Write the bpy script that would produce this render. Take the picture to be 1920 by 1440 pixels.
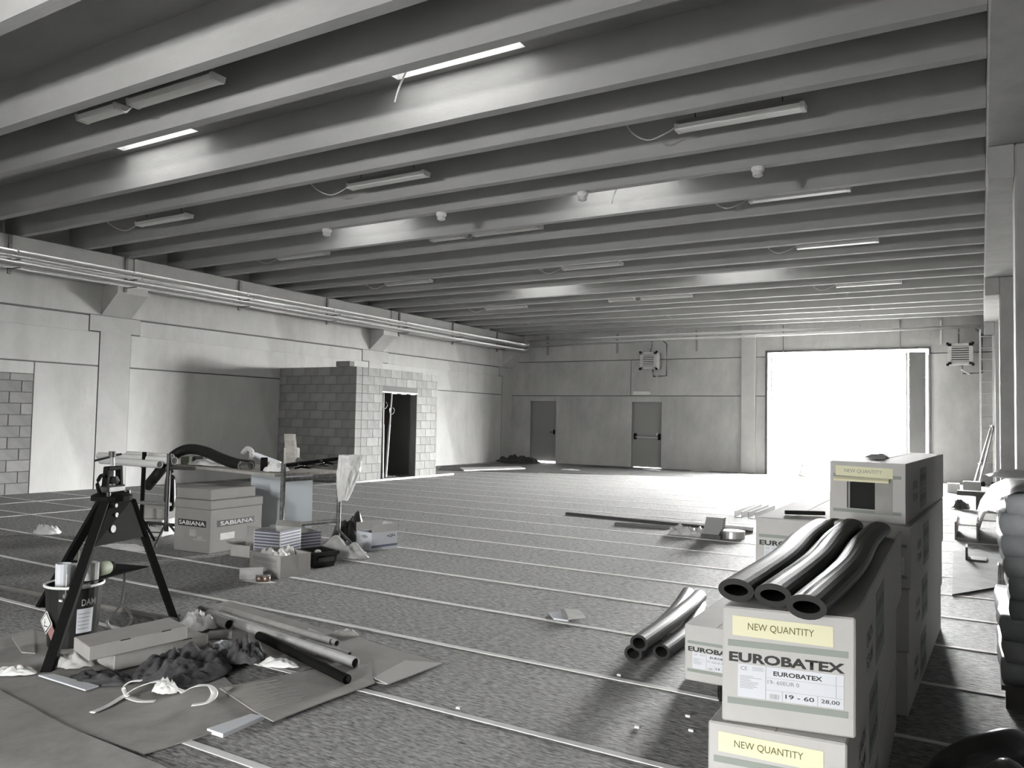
import bpy, bmesh, math, random
from math import sin, cos, pi, radians
from mathutils import Vector, Matrix, noise

for o in list(bpy.data.objects): bpy.data.objects.remove(o)
SC = bpy.context.scene
COL = SC.collection
random.seed(7)

# ------------------------------------------------------------------ camera
FPX, PITCH, ROLL, YAW, EYE = 1479.447, .0452257, .0200628, .5375526, 1.48
fwd = Vector((-sin(YAW)*cos(PITCH), cos(YAW)*cos(PITCH), sin(PITCH)))
r0 = Vector((cos(YAW), sin(YAW), 0)); u0 = r0.cross(fwd)
rgt = r0*cos(ROLL) + u0*sin(ROLL); upv = rgt.cross(fwd)
cam = bpy.data.cameras.new('camera'); camo = bpy.data.objects.new('camera', cam); COL.objects.link(camo)
cam.sensor_fit = 'HORIZONTAL'; cam.sensor_width = 36; cam.lens = 36*FPX/1920; cam.clip_start = .05; cam.clip_end = 500
camo.matrix_world = Matrix(((rgt.x, upv.x, -fwd.x, 0), (rgt.y, upv.y, -fwd.y, 0), (rgt.z, upv.z, -fwd.z, EYE), (0, 0, 0, 1)))
SC.camera = camo

# ------------------------------------------------------------------ daylight
world = bpy.data.worlds.new('overcast_sky'); SC.world = world; world.use_nodes = True
bg = world.node_tree.nodes['Background']; bg.inputs[0].default_value = (1, 1, .99, 1); bg.inputs[1].default_value = 220.0; HIGH_L = 66.0
SC.view_settings.view_transform = 'Standard'; SC.view_settings.look = 'None'
SC.view_settings.exposure = 0.0; SC.view_settings.gamma = 1.0; SC.view_settings.use_curve_mapping = False

def portal(loc, rot, sx, sy):
    l = bpy.data.lights.new('daylight_portal', 'AREA'); l.shape = 'RECTANGLE'; l.size = sx; l.size_y = sy
    l.cycles.is_portal = True
    o = bpy.data.objects.new('daylight_portal', l); o.location = loc; o.rotation_euler = rot; COL.objects.link(o)

def ray(px, py): return fwd + rgt*((px-960)/FPX) - upv*((py-720)/FPX)
EYEP = Vector((0, 0, EYE))
def G(px, py, z=0.0):
    d = ray(px, py); return EYEP + d*((z-EYE)/d.z)
def GY(px, py, y):
    d = ray(px, py); return EYEP + d*(y/d.y)
def GX(px, py, x):
    d = ray(px, py); return EYEP + d*(x/d.x)

# ------------------------------------------------------------------ materials
MATS = {}
def mat(name, c, rough=.7, metal=0, var=.0, vscale=4, stretch=(1, 1, 1), bump=.0, bscale=40, bstretch=None, tint=(1.0, .995, .97), stain=0, bdist=.02, coat=0, alpha=1, spec=.5):
    if name in MATS: return MATS[name]
    m = bpy.data.materials.new(name); m.use_nodes = True; MATS[name] = m
    nt = m.node_tree; N = nt.nodes; L = nt.links; b = N['Principled BSDF']
    col = c if isinstance(c, tuple) else (c*tint[0], c*tint[1], c*tint[2])
    b.inputs['Base Color'].default_value = (*col, 1); b.inputs['Roughness'].default_value = rough; b.inputs['Metallic'].default_value = metal
    b.inputs['Specular IOR Level'].default_value = spec
    if coat: b.inputs['Coat Weight'].default_value = coat
    if alpha < 1: b.inputs['Alpha'].default_value = alpha
    if var or bump or stain:
        tc = N.new('ShaderNodeTexCoord')
        def noi(scale, st, detail=6):
            mp = N.new('ShaderNodeMapping'); mp.inputs['Scale'].default_value = st; L.new(tc.outputs['Object'], mp.inputs[0])
            n = N.new('ShaderNodeTexNoise'); n.inputs['Scale'].default_value = scale; n.inputs['Detail'].default_value = detail; n.inputs['Roughness'].default_value = .65
            L.new(mp.outputs[0], n.inputs['Vector']); return n
        cur = None
        if var:
            n = noi(vscale, stretch); r = N.new('ShaderNodeValToRGB'); L.new(n.outputs['Fac'], r.inputs[0])
            r.color_ramp.elements[0].position = .3; r.color_ramp.elements[1].position = .7
            r.color_ramp.elements[0].color = (*[max(0, x*(1-var)) for x in col], 1); r.color_ramp.elements[1].color = (*[min(1, x*(1+var)) for x in col], 1)
            cur = r.outputs[0]
        if stain:
            n = noi(stain, (1, 1, .35), 8); r = N.new('ShaderNodeValToRGB'); L.new(n.outputs['Fac'], r.inputs[0])
            r.color_ramp.elements[0].position = .36; r.color_ramp.elements[1].position = .52
            r.color_ramp.elements[0].color = (.55, .55, .55, 1); r.color_ramp.elements[1].color = (1, 1, 1, 1)
            mx = N.new('ShaderNodeMix'); mx.data_type = 'RGBA'; mx.blend_type = 'MULTIPLY'; mx.inputs['Factor'].default_value = .5
            if cur: L.new(cur, mx.inputs['A'])
            else: mx.inputs['A'].default_value = (*col, 1)
            L.new(r.outputs[0], mx.inputs['B']); cur = mx.outputs['Result']
        if cur: L.new(cur, b.inputs['Base Color'])
        if bump:
            n = noi(bscale, bstretch or stretch, 5); bp = N.new('ShaderNodeBump'); bp.inputs['Strength'].default_value = bump; bp.inputs['Distance'].default_value = bdist
            L.new(n.outputs['Fac'], bp.inputs['Height']); L.new(bp.outputs[0], b.inputs['Normal'])
    return m

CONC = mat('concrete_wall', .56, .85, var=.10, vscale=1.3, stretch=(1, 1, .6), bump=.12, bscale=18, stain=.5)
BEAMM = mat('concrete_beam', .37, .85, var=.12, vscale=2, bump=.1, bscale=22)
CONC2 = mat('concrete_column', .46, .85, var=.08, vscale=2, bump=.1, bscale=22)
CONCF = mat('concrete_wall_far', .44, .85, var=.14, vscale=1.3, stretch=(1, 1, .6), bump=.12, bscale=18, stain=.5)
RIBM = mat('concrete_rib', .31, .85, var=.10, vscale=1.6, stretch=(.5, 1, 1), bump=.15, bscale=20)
JOINT = mat('joint_dark', .13, .9)
BLOCK = mat('concrete_block', .24, .92, var=.16, vscale=3, bump=.3, bscale=60)
BLOCK2 = mat('concrete_block_pale', .28, .92, var=.14, vscale=3, bump=.3, bscale=60)
BLOCK3 = mat('concrete_block_dull', .22, .92, var=.16, vscale=3, bump=.3, bscale=60)
MORTAR = mat('mortar', .13, .95, bump=.3, bscale=70)
FLOORM = mat('rough_floor', .285, .66, var=.85, vscale=9, stretch=(2.0, 7.5, 1), bump=1.0, bdist=.05, bscale=9, bstretch=(1.6, 6.5, 1), spec=.35)
STRIP = mat('joint_strip', .72, .6, var=.12, vscale=6)
KRAFT = mat('kraft_card', .30, .8, var=.06, vscale=6, tint=(1.03, 1.0, .95), bump=.05, bscale=30)
KRAFTD = mat('kraft_card_dull', .30, .85, var=.12, vscale=5, tint=(1.03, 1.0, .95), bump=.06, bscale=30, stain=2)
CARTON = mat('grey_carton', .43, .75, var=.04, vscale=6, tint=(1.02, 1.0, .96), bump=.04, bscale=30)
CARTEDGE = mat('carton_edge', .55, .85)
BAND = mat('printed_grey_band', (.24, .265, .24), .75)
INK = mat('black_ink', .012, .6)
INKG = mat('grey_ink', .22, .7)
PAPER = mat('white_paper', (.58, .595, .63), .6)
STICKER = mat('pale_yellow_sticker', (.66, .64, .44), .6)
OLIVE = mat('olive_print', (.10, .10, .02), .7)
FOAM = mat('black_foam', .012, .55, bump=.06, bscale=50, spec=.22)
FOAMCUT = mat('black_foam_cut', .022, .9)
FOAMG = mat('grey_foam', .06, .5, bump=.05, bscale=40, spec=.4)
WHITE = mat('white_plastic', .72, .45)
WHITED = mat('white_plastic_dull', .55, .6, var=.1, vscale=8)
LAMPW = mat('lamp_diffuser', .85, .35)
BLACKP = mat('black_paint', .008, .75, spec=.06)
DARKST = mat('dark_steel', .05, .45, metal=.3, var=.3, vscale=12)
RUSTY = mat('worn_painted_steel', .12, .6, var=.8, vscale=22, metal=.1)
ZINC = mat('zinc_steel', .55, .38, metal=.85, var=.1, vscale=10)
STEELP = mat('bright_pipe', .62, .4, metal=.35, var=.06)
GREYP = mat('grey_painted', .22, .55)
GATEM = mat('dark_gate_paint', .10, .6)
KRAFTB = mat('brown_card', .205, .8, var=.06, vscale=6, tint=(1.03, 1.0, .95), bump=.05, bscale=30)
DOORM = mat('grey_door_paint', .20, .5)
WOOD = mat('weathered_wood', .34, .8, var=.3, vscale=3, stretch=(1, 8, 8), bump=.2, tint=(1.05, 1, .92))
WOODD = mat('dark_wood', .12, .85, var=.3, vscale=3, tint=(1.05, 1, .92))
BLACKPL = mat('black_plastic', .016, .28, var=.3, vscale=5, bump=.15, bscale=8)
DARKPL = mat('dark_grey_plastic', .05, .3, bump=.1, bscale=8)
RAG = mat('dark_cloth', .055, .95, var=.5, vscale=9, bump=.4, bscale=60, tint=(1, 1, 1.05))
CLEAR = mat('cloudy_film', .55, .25, var=.3, vscale=6, bump=.15, bscale=12, alpha=.62)
FILM = mat('wrap_film', .40, .3, var=.3, vscale=3, bump=.25, bscale=7, tint=(.97, 1, 1.04))
WHITEBAG = mat('white_bag', .62, .4, var=.1, vscale=9, bump=.2, bscale=14)
GREEN = mat('muted_green', (.15, .17, .115), .7)
GREYBLUE = mat('pale_board', (.50, .54, .57), .6)
DARKVOID = mat('dark_inside', .012, .9)  # flat near-black painted for the shade inside holes, slits and bores
MEMB = mat('dark_membrane', .06, .75, var=.5, vscale=3, bump=.2, bscale=10)
YARD = mat('yard_concrete', .75, .9)
COPPER = mat('dull_copper', (.32, .24, .20), .3, metal=.9)
CHROME = mat('chrome', .7, .15, metal=1)
BRSTEEL = mat('galvanised_pipe', .55, .45, metal=.4, var=.12, vscale=14)
RED = mat('faded_red', (.28, .15, .14), .6)
BLUE = mat('deep_blue', (.05, .05, .16), .6)
STRIPEB = mat('slate_print', (.13, .135, .2), .7)

def pane_mat():
    m = bpy.data.materials.new('skylight_pane'); m.use_nodes = True; nt = m.node_tree; nt.nodes.clear()
    o = nt.nodes.new('ShaderNodeOutputMaterial'); t = nt.nodes.new('ShaderNodeBsdfTransparent'); t.inputs[0].default_value = (.2, .2, .2, 1)
    g = nt.nodes.new('ShaderNodeBsdfGlossy'); g.inputs['Roughness'].default_value = .2; x = nt.nodes.new('ShaderNodeMixShader'); x.inputs[0].default_value = .06
    nt.links.new(t.outputs[0], x.inputs[1]); nt.links.new(g.outputs[0], x.inputs[2]); nt.links.new(x.outputs[0], o.inputs[0]); return m
PANE = pane_mat()

# ------------------------------------------------------------------ object helpers
WL = {}
def T(name, label, cat, loc, group=None, kind=None):
    o = bpy.data.objects.new(name, None); COL.objects.link(o); o.empty_display_size = .1
    o.location = Vector(loc); WL[o] = Vector(loc)
    if label: o['label'] = label
    if cat: o['category'] = cat
    if group: o['group'] = group
    if kind: o['kind'] = kind
    return o
def link(name, me, parent, c):
    o = bpy.data.objects.new(name, me); COL.objects.link(o); o.location = c; WL[o] = Vector(c)
    if parent:
        o.parent = parent; o.matrix_parent_inverse = Matrix.Translation(-WL[parent])
    return o
def P(name, bm, m, parent=None, label=None, smooth=False, kind=None, base=False, recalc=True):
    if recalc: bmesh.ops.recalc_face_normals(bm, faces=bm.faces)
    xs = [v.co for v in bm.verts]
    lo = Vector([min(v[i] for v in xs) for i in range(3)]); hi = Vector([max(v[i] for v in xs) for i in range(3)])
    c = (lo+hi)/2
    if base: c.z = lo.z
    bmesh.ops.translate(bm, verts=bm.verts, vec=-c)
    me = bpy.data.meshes.new(name); bm.to_mesh(me); bm.free()
    if smooth:
        for p in me.polygons: p.use_smooth = True
    me.materials.append(m)
    o = link(name, me, parent, c)
    if label: o['label'] = label
    if kind: o['kind'] = kind
    return o
def S(name, bm, m, label, cat, group=None, smooth=False, kind=None):
    o = P(name, bm, m, None, label, smooth, kind, base=True)
    if cat: o['category'] = cat
    if group: o['group'] = group
    return o
def copy_tree(o, parent=None):
    c = o.copy(); COL.objects.link(c)
    if parent: c.parent = parent
    for ch in list(o.children): copy_tree(ch, c)
    return c
NB = bmesh.new
def hexa(bm, lo4, hi4):
    a = [bm.verts.new(p) for p in lo4]; b = [bm.verts.new(p) for p in hi4]
    bm.faces.new(a[::-1]); bm.faces.new(b)
    for i in range(4): bm.faces.new((a[i], a[(i+1) % 4], b[(i+1) % 4], b[i]))
    return a+b
def box(bm, x0, x1, y0, y1, z0, z1):
    return hexa(bm, [(x0, y0, z0), (x1, y0, z0), (x1, y1, z0), (x0, y1, z0)], [(x0, y0, z1), (x1, y0, z1), (x1, y1, z1), (x0, y1, z1)])
def bx(*a):
    bm = NB(); box(bm, *a); return bm
def obox(bm, o, u, v, w):
    """oriented box: corner o, edge vectors u, v, w"""
    o, u, v, w = map(Vector, (o, u, v, w)); return hexa(bm, [o, o+u, o+u+v, o+v], [o+w, o+u+w, o+u+v+w, o+v+w])
def bevel(bm, off=.005, seg=1):
    bmesh.ops.bevel(bm, geom=list(bm.edges), offset=off, segments=seg, affect='EDGES', profile=.6)
    return bm
def frames(pts, up=Vector((0, 0, 1))):
    out = []
    for i, p in enumerate(pts):
        t = (pts[min(i+1, len(pts)-1)]-pts[max(i-1, 0)]).normalized()
        s = t.cross(up)
        if s.length < 1e-3: s = t.cross(Vector((0, 1, 0)))
        s.normalize(); out.append((t, s, s.cross(t)))
    return out
def smooth_path(pts, n=6):
    pts = [Vector(p) for p in pts]
    if len(pts) < 3: return pts
    out = []
    for i in range(len(pts)-1):
        a, b, c, d = pts[max(i-1, 0)], pts[i], pts[i+1], pts[min(i+2, len(pts)-1)]
        for k in range(n):
            t = k/n; out.append(.5*((2*b)+(c-a)*t+(2*a-5*b+4*c-d)*t*t+(3*b-a-3*c+d)*t**3))
    out.append(pts[-1]); return out
def tube(bm, pts, r, seg=10, rz=None, wall=None, cap=True, taper=None):
    """swept tube; wall -> hollow with annular ends"""
    pts = [Vector(p) for p in pts]; fr = frames(pts); rz = rz or r
    def ring(k, f):
        t, s, u = fr[k]; tp = taper[k] if taper else 1
        return [bm.verts.new(pts[k]+s*(cos(2*pi*j/seg)*(r-f)*tp)+u*(sin(2*pi*j/seg)*(rz-f)*tp)) for j in range(seg)]
    O = [ring(k, 0) for k in range(len(pts))]
    def skin(R, flip=False):
        for k in range(len(R)-1):
            for j in range(seg):
                q = (R[k][j], R[k][(j+1) % seg], R[k+1][(j+1) % seg], R[k+1][j]); bm.faces.new(q[::-1] if flip else q)
    skin(O)
    if wall:
        I = [ring(k, wall) for k in range(len(pts))]; skin(I, True)
        for k in (0, -1):
            for j in range(seg): bm.faces.new((O[k][j], O[k][(j+1) % seg], I[k][(j+1) % seg], I[k][j]))
    elif cap:
        bm.faces.new(O[0][::-1]); bm.faces.new(O[-1])
def tb(pts, r, **k):
    bm = NB(); tube(bm, pts, r, **k); return bm
def lathe(bm, prof, c, seg=20, axis='z'):
    """prof = [(r, z)...]"""
    c = Vector(c); R = []
    for r, z in prof:
        ring = []
        for j in range(seg):
            a = 2*pi*j/seg
            v = Vector((r*cos(a), r*sin(a), z)) if axis == 'z' else Vector((r*cos(a), z, r*sin(a))) if axis == 'y' else Vector((z, r*cos(a), r*sin(a)))
            ring.append(bm.verts.new(c+v))
        R.append(ring)
    for k in range(len(R)-1):
        for j in range(seg): bm.faces.new((R[k][j], R[k][(j+1) % seg], R[k+1][(j+1) % seg], R[k+1][j]))
    bm.faces.new(R[0][::-1]); bm.faces.new(R[-1])
def lt(prof, c, **k):
    bm = NB(); lathe(bm, prof, c, **k); return bm
def sheet(center, rx, ry, rot, h, seed, n=26, thick=.004, fold=3.0, base=.004, square=False, minf=None):
    """crumpled sheet or heap lying on something"""
    bm = NB(); cx, cy, cz = center; V = {}
    ca, sa = cos(rot), sin(rot); minf = minf or (1.0 if h > .19 else 2.4)
    for i in range(n+1):
        for j in range(n+1):
            a, b = 2*i/n-1, 2*j/n-1
            if square: r = max(abs(a), abs(b)); x, y = a, b
            else:
                x, y = a*math.sqrt(1-b*b/2), b*math.sqrt(1-a*a/2); r = math.hypot(x, y)
            q = Vector((x*max(minf, fold*rx*2)+seed*7.3, y*max(minf*.85, fold*ry*2)-seed*3.1, seed*1.7))
            k = 1+.22*noise.noise(Vector((math.atan2(y, x)*1.3+seed, r, seed)))*r
            z = base+h*(1-r**3*.85)*(.35+.9*abs(noise.noise(q))+.5*abs(noise.noise(q*2.7)))
            x, y = x*rx*k, y*ry*k
            V[i, j] = bm.verts.new((cx+x*ca-y*sa, cy+x*sa+y*ca, cz+max(.003, z)))
    F = [bm.faces.new((V[i, j], V[i+1, j], V[i+1, j+1], V[i, j+1])) for i in range(n) for j in range(n)]
    ret = bmesh.ops.extrude_face_region(bm, geom=F)
    for v in [g for g in ret['geom'] if isinstance(g, bmesh.types.BMVert)]: v.co.z = max(cz+.001, v.co.z-thick)
    bmesh.ops.reverse_faces(bm, faces=F)
    return bm
def flat(pts, z0=.0, th=.006, curl=0, seed=1):
    bm = NB(); lo = [Vector((p[0], p[1], z0+curl*abs(noise.noise(Vector((p[0]*3, p[1]*3, seed)))))) for p in pts]
    n = len(pts); a = [bm.verts.new(p) for p in lo]; b = [bm.verts.new(p+Vector((0, 0, th))) for p in lo]
    bm.faces.new(a[::-1]); bm.faces.new(b)
    for i in range(n): bm.faces.new((a[i], a[(i+1) % n], b[(i+1) % n], b[i]))
    return bm

# lettering: text turned to mesh, fitted into a rectangle on a face
def lettering(s, parent, center, u, v, w, h, m, bold=0.0, name='lettering', lift=.0006):
    cu = bpy.data.curves.new('t', 'FONT'); cu.body = s; cu.size = 1; cu.offset = bold; cu.extrude = 0; cu.resolution_u = 3
    to = bpy.data.objects.new('t', cu); COL.objects.link(to)
    dg = bpy.context.evaluated_depsgraph_get(); me = bpy.data.meshes.new_from_object(to.evaluated_get(dg))
    bpy.data.objects.remove(to); bpy.data.curves.remove(cu)
    xs = [p.co.x for p in me.vertices]; ys = [p.co.y for p in me.vertices]
    x0, x1, y0, y1 = min(xs), max(xs), min(ys), max(ys)
    u, v = Vector(u).normalized(), Vector(v).normalized(); nrm = u.cross(v)
    for p in me.vertices:
        p.co = u*((p.co.x-(x0+x1)/2)/(x1-x0)*w) + v*((p.co.y-(y0+y1)/2)/(y1-y0)*h)
    me.materials.clear(); me.materials.append(m)
    me.name = name
    return link(name, me, parent, Vector(center)+nrm*lift)
def plate(parent, name, o, u, v, a0, b0, a1, b1, m, lift=.001, th=.0008):
    """thin plate on a face (o origin, u right, v up unit vectors), rect a0..a1 x b0..b1 (metres)"""
    u, v = Vector(u).normalized(), Vector(v).normalized(); n = u.cross(v); bm = NB()
    obox(bm, Vector(o)+u*a0+v*b0+n*lift, u*(a1-a0), v*(b1-b0), n*th)
    return P(name, bm, m, parent)
Z = Vector((0, 0, 1))

# ================================================================== STRUCTURE
XL, YF, YB, XR = -14.55, 24.4, -3.8, 7.5
ZR, ZS = 4.45, 4.92          # rib underside, roof slab underside
def struct(name, bm, m, parent=None):
    o = P(name, bm, m, parent)
    if parent is None: o['kind'] = 'structure'
    return o

floor = struct('floor', bx(XL-.3, XR+.3, YB-.3, YF+.35, -.2, 0), FLOORM)
k = 0
y = 2.38-.955*9
while y < YF-.4:
    P('joint_strip', bx(XL+.02, XR, y-.021, y+.021, 0, .004), STRIP, floor); y += .955
for x, w in ((-13.2, .03), (-11.6, .035)): P('joint_strip', bx(x-w/2, x+w/2, YB, 8.6, 0, .005), STRIP, floor)
yard = P('yard_ground', bx(-60, 60, YF+.36, 120, -.25, -.05), YARD); yard['kind'] = 'structure'; yard['label'] = 'pale ground of the yard outside the gate'
yard2 = P('yard_ground', bx(-60, 60, -90, YB-.31, -.25, -.05), MEMB); yard2['kind'] = 'structure'; yard2['label'] = 'dark ground behind the hall'

# ---- left wall: backing, panels, flush columns with corbels, blocked-in opening
wl = struct('wall_left', bx(XL-.35, XL-.03, YB, YF+.3, 0, 5.0), JOINT)
def panel_x(y0, y1, z0, z1): P('wall_panel', bevel(bx(XL-.03, XL, y0, y1, z0, z1), .006), CONC, wl)
colsY = [(1.18, 1.8), (8.92, 9.55), (16.66, 17.24), (23.72, YF)]
capY = [(.97, 2.0), (8.70, 9.74), (16.38, 17.46), (23.5, YF)]
J = .012
for i, (c0, c1) in enumerate(colsY):
    col = P('column', bx(XL-.03, XL+.012, c0, c1, 0, 3.32), CONC2, wl)
    P('column_head', bx(XL-.03, XL+.013, capY[i][0], capY[i][1], 3.02, 3.32), CONC2, wl)
    bm = NB(); prof = [(XL, 3.33), (-14.05, 3.74), (-14.05, 3.9), (XL, 3.9)]
    a = [bm.verts.new((x, c0, z)) for x, z in prof]; b = [bm.verts.new((x, c1, z)) for x, z in prof]
    bm.faces.new(a); bm.faces.new(b[::-1])
    for q in range(4): bm.faces.new((a[q], b[q], b[(q+1) % 4], a[(q+1) % 4]))
    P('corbel', bm, CONC2, wl)
    if i+1 < len(colsY):
        p0, p1 = c1+J, colsY[i+1][0]-J; k0, k1 = capY[i][1]+J, capY[i+1][0]-J
        if i == 0:                                   # bay with the blocked-in opening
            panel_x(YB, 1.18-J, 0, 3.3); panel_x(p0, 4.6, .0, 2.34); panel_x(7.73, p1, 0, 2.34); panel_x(4.6+J, 7.73-J, 2.13, 2.34)
        else: panel_x(p0, p1, 0, 2.34)
        panel_x(p0, p1, 2.365, 3.01-J); panel_x(k0, k1, 3.01-J, 3.30)
for y0, y1 in ((YB, 1.5), (1.5, 9.22), (9.24, 16.95), (16.97, YF)): panel_x(y0+J/2, y1-J/2, 3.335, 4.98)
P('opening_infill_mortar', bx(XL-.03, XL-.026, 4.6, 7.73, 0, 2.13), MORTAR, wl)
proto = {}
def block_mesh(key, sx, sy, sz):
    if key not in proto:
        bm = bx(-sx/2, sx/2, -sy/2, sy/2, -sz/2, sz/2); bevel(bm, .006)
        me = bpy.data.meshes.new('block'); bm.to_mesh(me); bm.free(); proto[key] = me
    return proto[key]
def put_block(parent, c, sx, sy, sz, m, nm='block'):
    me = block_mesh((round(sx, 3), round(sy, 3), round(sz, 3), m.name), sx, sy, sz)
    if not me.materials: me.materials.append(m)
    return link(nm, me, parent, Vector(c))
def pickb(): return random.choice((BLOCK, BLOCK, BLOCK2, BLOCK3))
for r in range(11):
    z0 = r*.2; hh = min(.19, 2.12-z0)
    if hh < .05: continue
    y = 7.72 - (.2 if r % 2 else .4) - .0; first = True; ye = 7.72
    while ye > 5.2:
        ln = .19 if (first and r % 2) else .39
        put_block(wl, (XL-.014+random.uniform(-.003, .003), ye-ln/2, z0+hh/2), .024, ln, hh, pickb()); ye -= ln+.01; first = False

# ---- left beam
def beam(nm, x0, x1, z0, z1, y0, y1, lab):
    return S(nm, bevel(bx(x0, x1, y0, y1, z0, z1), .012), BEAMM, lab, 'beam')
beam('concrete_beam', XL+.005, -14.05, 3.905, 4.44, YB+.02, 9.22, 'grey concrete beam on the left wall nearest the viewer, carrying pipes')
beam('concrete_beam', XL+.005, -14.05, 3.905, 4.44, 9.24, 16.95, 'grey concrete beam on the left wall above the block hut, middle span')
beam('concrete_beam', XL+.005, -14.05, 3.905, 4.44, 16.97, YF-.02, 'grey concrete beam on the left wall running into the far corner')

# ---- far wall with two doors and the gate
GX0, GX1, GZ = -5.62, -1.2, 3.72
wb = struct('wall_back', bx(XL-.3, -13.76, YF+.03, YF+.33, 0, 5.0), JOINT)
def wpart(x0, x1, z0, z1): P('wall_backing', bx(x0, x1, YF+.03, YF+.33, z0, z1), JOINT, wb)
D1 = (-13.76, -12.74, 2.155); D2 = (-9.93, -8.9, 2.145)
wpart(D1[1], D2[0], 0, 5.0); wpart(D1[0], D1[1], D1[2], 5.0); wpart(D2[0], D2[1], D2[2], 5.0); wpart(D2[1], GX0, 0, 5.0); wpart(GX0, GX1, GZ, 5.0); wpart(GX1, XR+.3, 0, 5.0)
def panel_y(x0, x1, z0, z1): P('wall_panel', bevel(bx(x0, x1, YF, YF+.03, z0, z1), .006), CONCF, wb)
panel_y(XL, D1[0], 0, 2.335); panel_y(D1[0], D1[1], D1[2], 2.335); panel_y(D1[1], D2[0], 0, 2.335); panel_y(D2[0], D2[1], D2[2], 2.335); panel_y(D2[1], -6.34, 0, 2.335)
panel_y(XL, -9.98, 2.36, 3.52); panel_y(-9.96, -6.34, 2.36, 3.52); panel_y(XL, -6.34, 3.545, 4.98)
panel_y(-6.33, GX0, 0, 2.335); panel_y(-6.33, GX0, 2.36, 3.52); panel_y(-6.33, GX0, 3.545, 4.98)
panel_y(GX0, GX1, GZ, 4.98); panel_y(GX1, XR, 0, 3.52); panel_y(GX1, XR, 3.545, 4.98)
P('column', bevel(bx(-6.33, -5.9, YF-.12, YF, 0, 4.6), .02), CONC2, wb)

def door(n, d, mirrored):
    x0, x1, h = d; lab = 'closed grey flush door beside the far left corner with light under it' if n == 1 else 'closed grey fire door with a white push bar in the far wall'
    t = T('door_%d' % n, lab, None, ((x0+x1)/2, YF+.1, 0), kind='structure')
    y = YF+.1; gap = .05 if n == 1 else .015
    P('leaf', bevel(bx(x0+.05, x1-.03, y, y+.05, gap, h-.04), .004), DOORM, t)
    bm = NB(); box(bm, x0, x0+.05, y-.02, y+.09, 0, h); box(bm, x1-.03, x1, y-.02, y+.09, 0, h); box(bm, x0, x1, y-.02, y+.09, h-.04, h); P('frame', bm, GREYP, t)
    if n == 1:
        bm = NB(); box(bm, x1-.12, x1-.08, y-.06, y, 1.0, 1.16); box(bm, x1-.24, x1-.09, y-.07, y-.05, 1.06, 1.085); P('handle', bm, BLACKP, t)
    else:
        pb = P('push_bar', tb([(x0+.13, y-.09, 1.0), (x1-.06, y-.09, .985)], .018), WHITED, t)
        for xx in (x0+.12, x1-.08):
            P('bar_mount', bevel(bx(xx-.035, xx+.035, y-.12, y, .92, 1.12), .015), BLACKP, t)
        P('lock_plate', bx(x1-.2, x1-.13, y-.012, y, 1.06, 1.14), ZINC, t)
door(1, D1, False); door(2, D2, True)
bm = bevel(bx(-9.86, -9.25, YF-.08, YF, 2.38, 2.5), .01)
o = S('exit_light', bm, WHITE, 'white rectangular emergency light above the push-bar fire door', 'light')

# gate: frame + folding leaves
g = T('door_3', 'tall open gate in the far wall flooded with white daylight', None, ((GX0+GX1)/2, YF+.1, 0), kind='structure')
bm = NB(); box(bm, GX0, GX0+.07, YF-.04, YF+.2, 0, GZ); box(bm, GX1-.05, GX1, YF-.04, YF+.2, 0, GZ); box(bm, GX0, GX1, YF-.03, YF+.2, GZ-.06, GZ); P('gate_frame', bm, DARKST, g)
P('gate_leaf', bx(GX0+.2, GX0+.235, YF-.2, YF+.5, .05, 3.55), GREYP, g)
lf = P('gate_leaf', bx(-1.72, -1.31, YF-.2, YF-.14, .05, 3.56), GATEM, g)
P('leaf_edge', tb([(-1.78, YF-.17, .05), (-1.78, YF-.17, 3.55)], .035, seg=8), WHITED, g)
P('leaf_edge', tb([(GX0+.17, YF+.1, .05), (GX0+.17, YF+.1, 3.55)], .022, seg=8), WHITED, g)
P('leaf_edge', tb([(-1.27, YF+.1, .05), (-1.27, YF+.1, 3.5)], .03, seg=8), WHITED, g)
for xx in (-5.1, -1.95):
    P('gate_hanger', tb([(xx, YF-.05, GZ+.75), (xx, YF-.05, GZ-.12)], .012, seg=6), DARKST, g)

# ---- front wall behind the camera: an added high window and a narrow open doorway; right wall of the next bay
FX0, FX1, FZ0, FZ = -6.2, -4.8, 2.5, 3.1
EX0, EX1, EZ = -2.15, -1.55, 2.1
wf = struct('wall_front', bx(XL-.3, FX0, YB-.3, YB, 0, 5.0), CONC)
for q in ((FX1, EX0, 0, 5.0), (EX1, XR+.3, 0, 5.0), (FX0, FX1, FZ, 5.0), (FX0, FX1, 0, FZ0), (EX0, EX1, EZ, 5.0)): P('wall_panel', bx(q[0], q[1], YB-.3, YB, q[2], q[3]), CONC, wf)
wr = struct('wall_right', bx(XR, XR+.3, YB, YF+.3, 0, 5.0), CONC)

# ---- right row of columns and beams
BX0, BX1, BZ = .055, .55, 4.265
for i, (c0, lab) in enumerate(((8.955, 'nearest concrete column at the right edge, holding the ledge of the roof beam'), (16.79, 'second concrete column at the right, behind the nearest column'), (23.78, 'concrete column in the far right corner by the ladder'))):
    t = T('concrete_column', lab, 'column', (.6, c0+.3, 0), 'columns along the right side')
    P('shaft', bevel(bx(.285, .9, c0, c0+.62, 0, 4.26), .02), BEAMM, t)
    P('corbel', bevel(bx(BX0+.005, .285, c0, c0+.62, 3.93, 4.26), .008), BEAMM, t)
ends = [YB+.02, 1.5, 9.26, 17.1, YF-.02]
for i, lab in enumerate(('concrete roof beam behind the viewer on the right', 'concrete roof beam at top right, nearest the viewer', 'concrete roof beam between the first and second right columns', 'concrete roof beam at the right ending at the far wall')):
    S('concrete_beam', bevel(bx(BX0, BX1, ends[i]+.01, ends[i+1]-.01, BZ, 4.9), .012), BEAMM, lab, 'beam')

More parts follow.
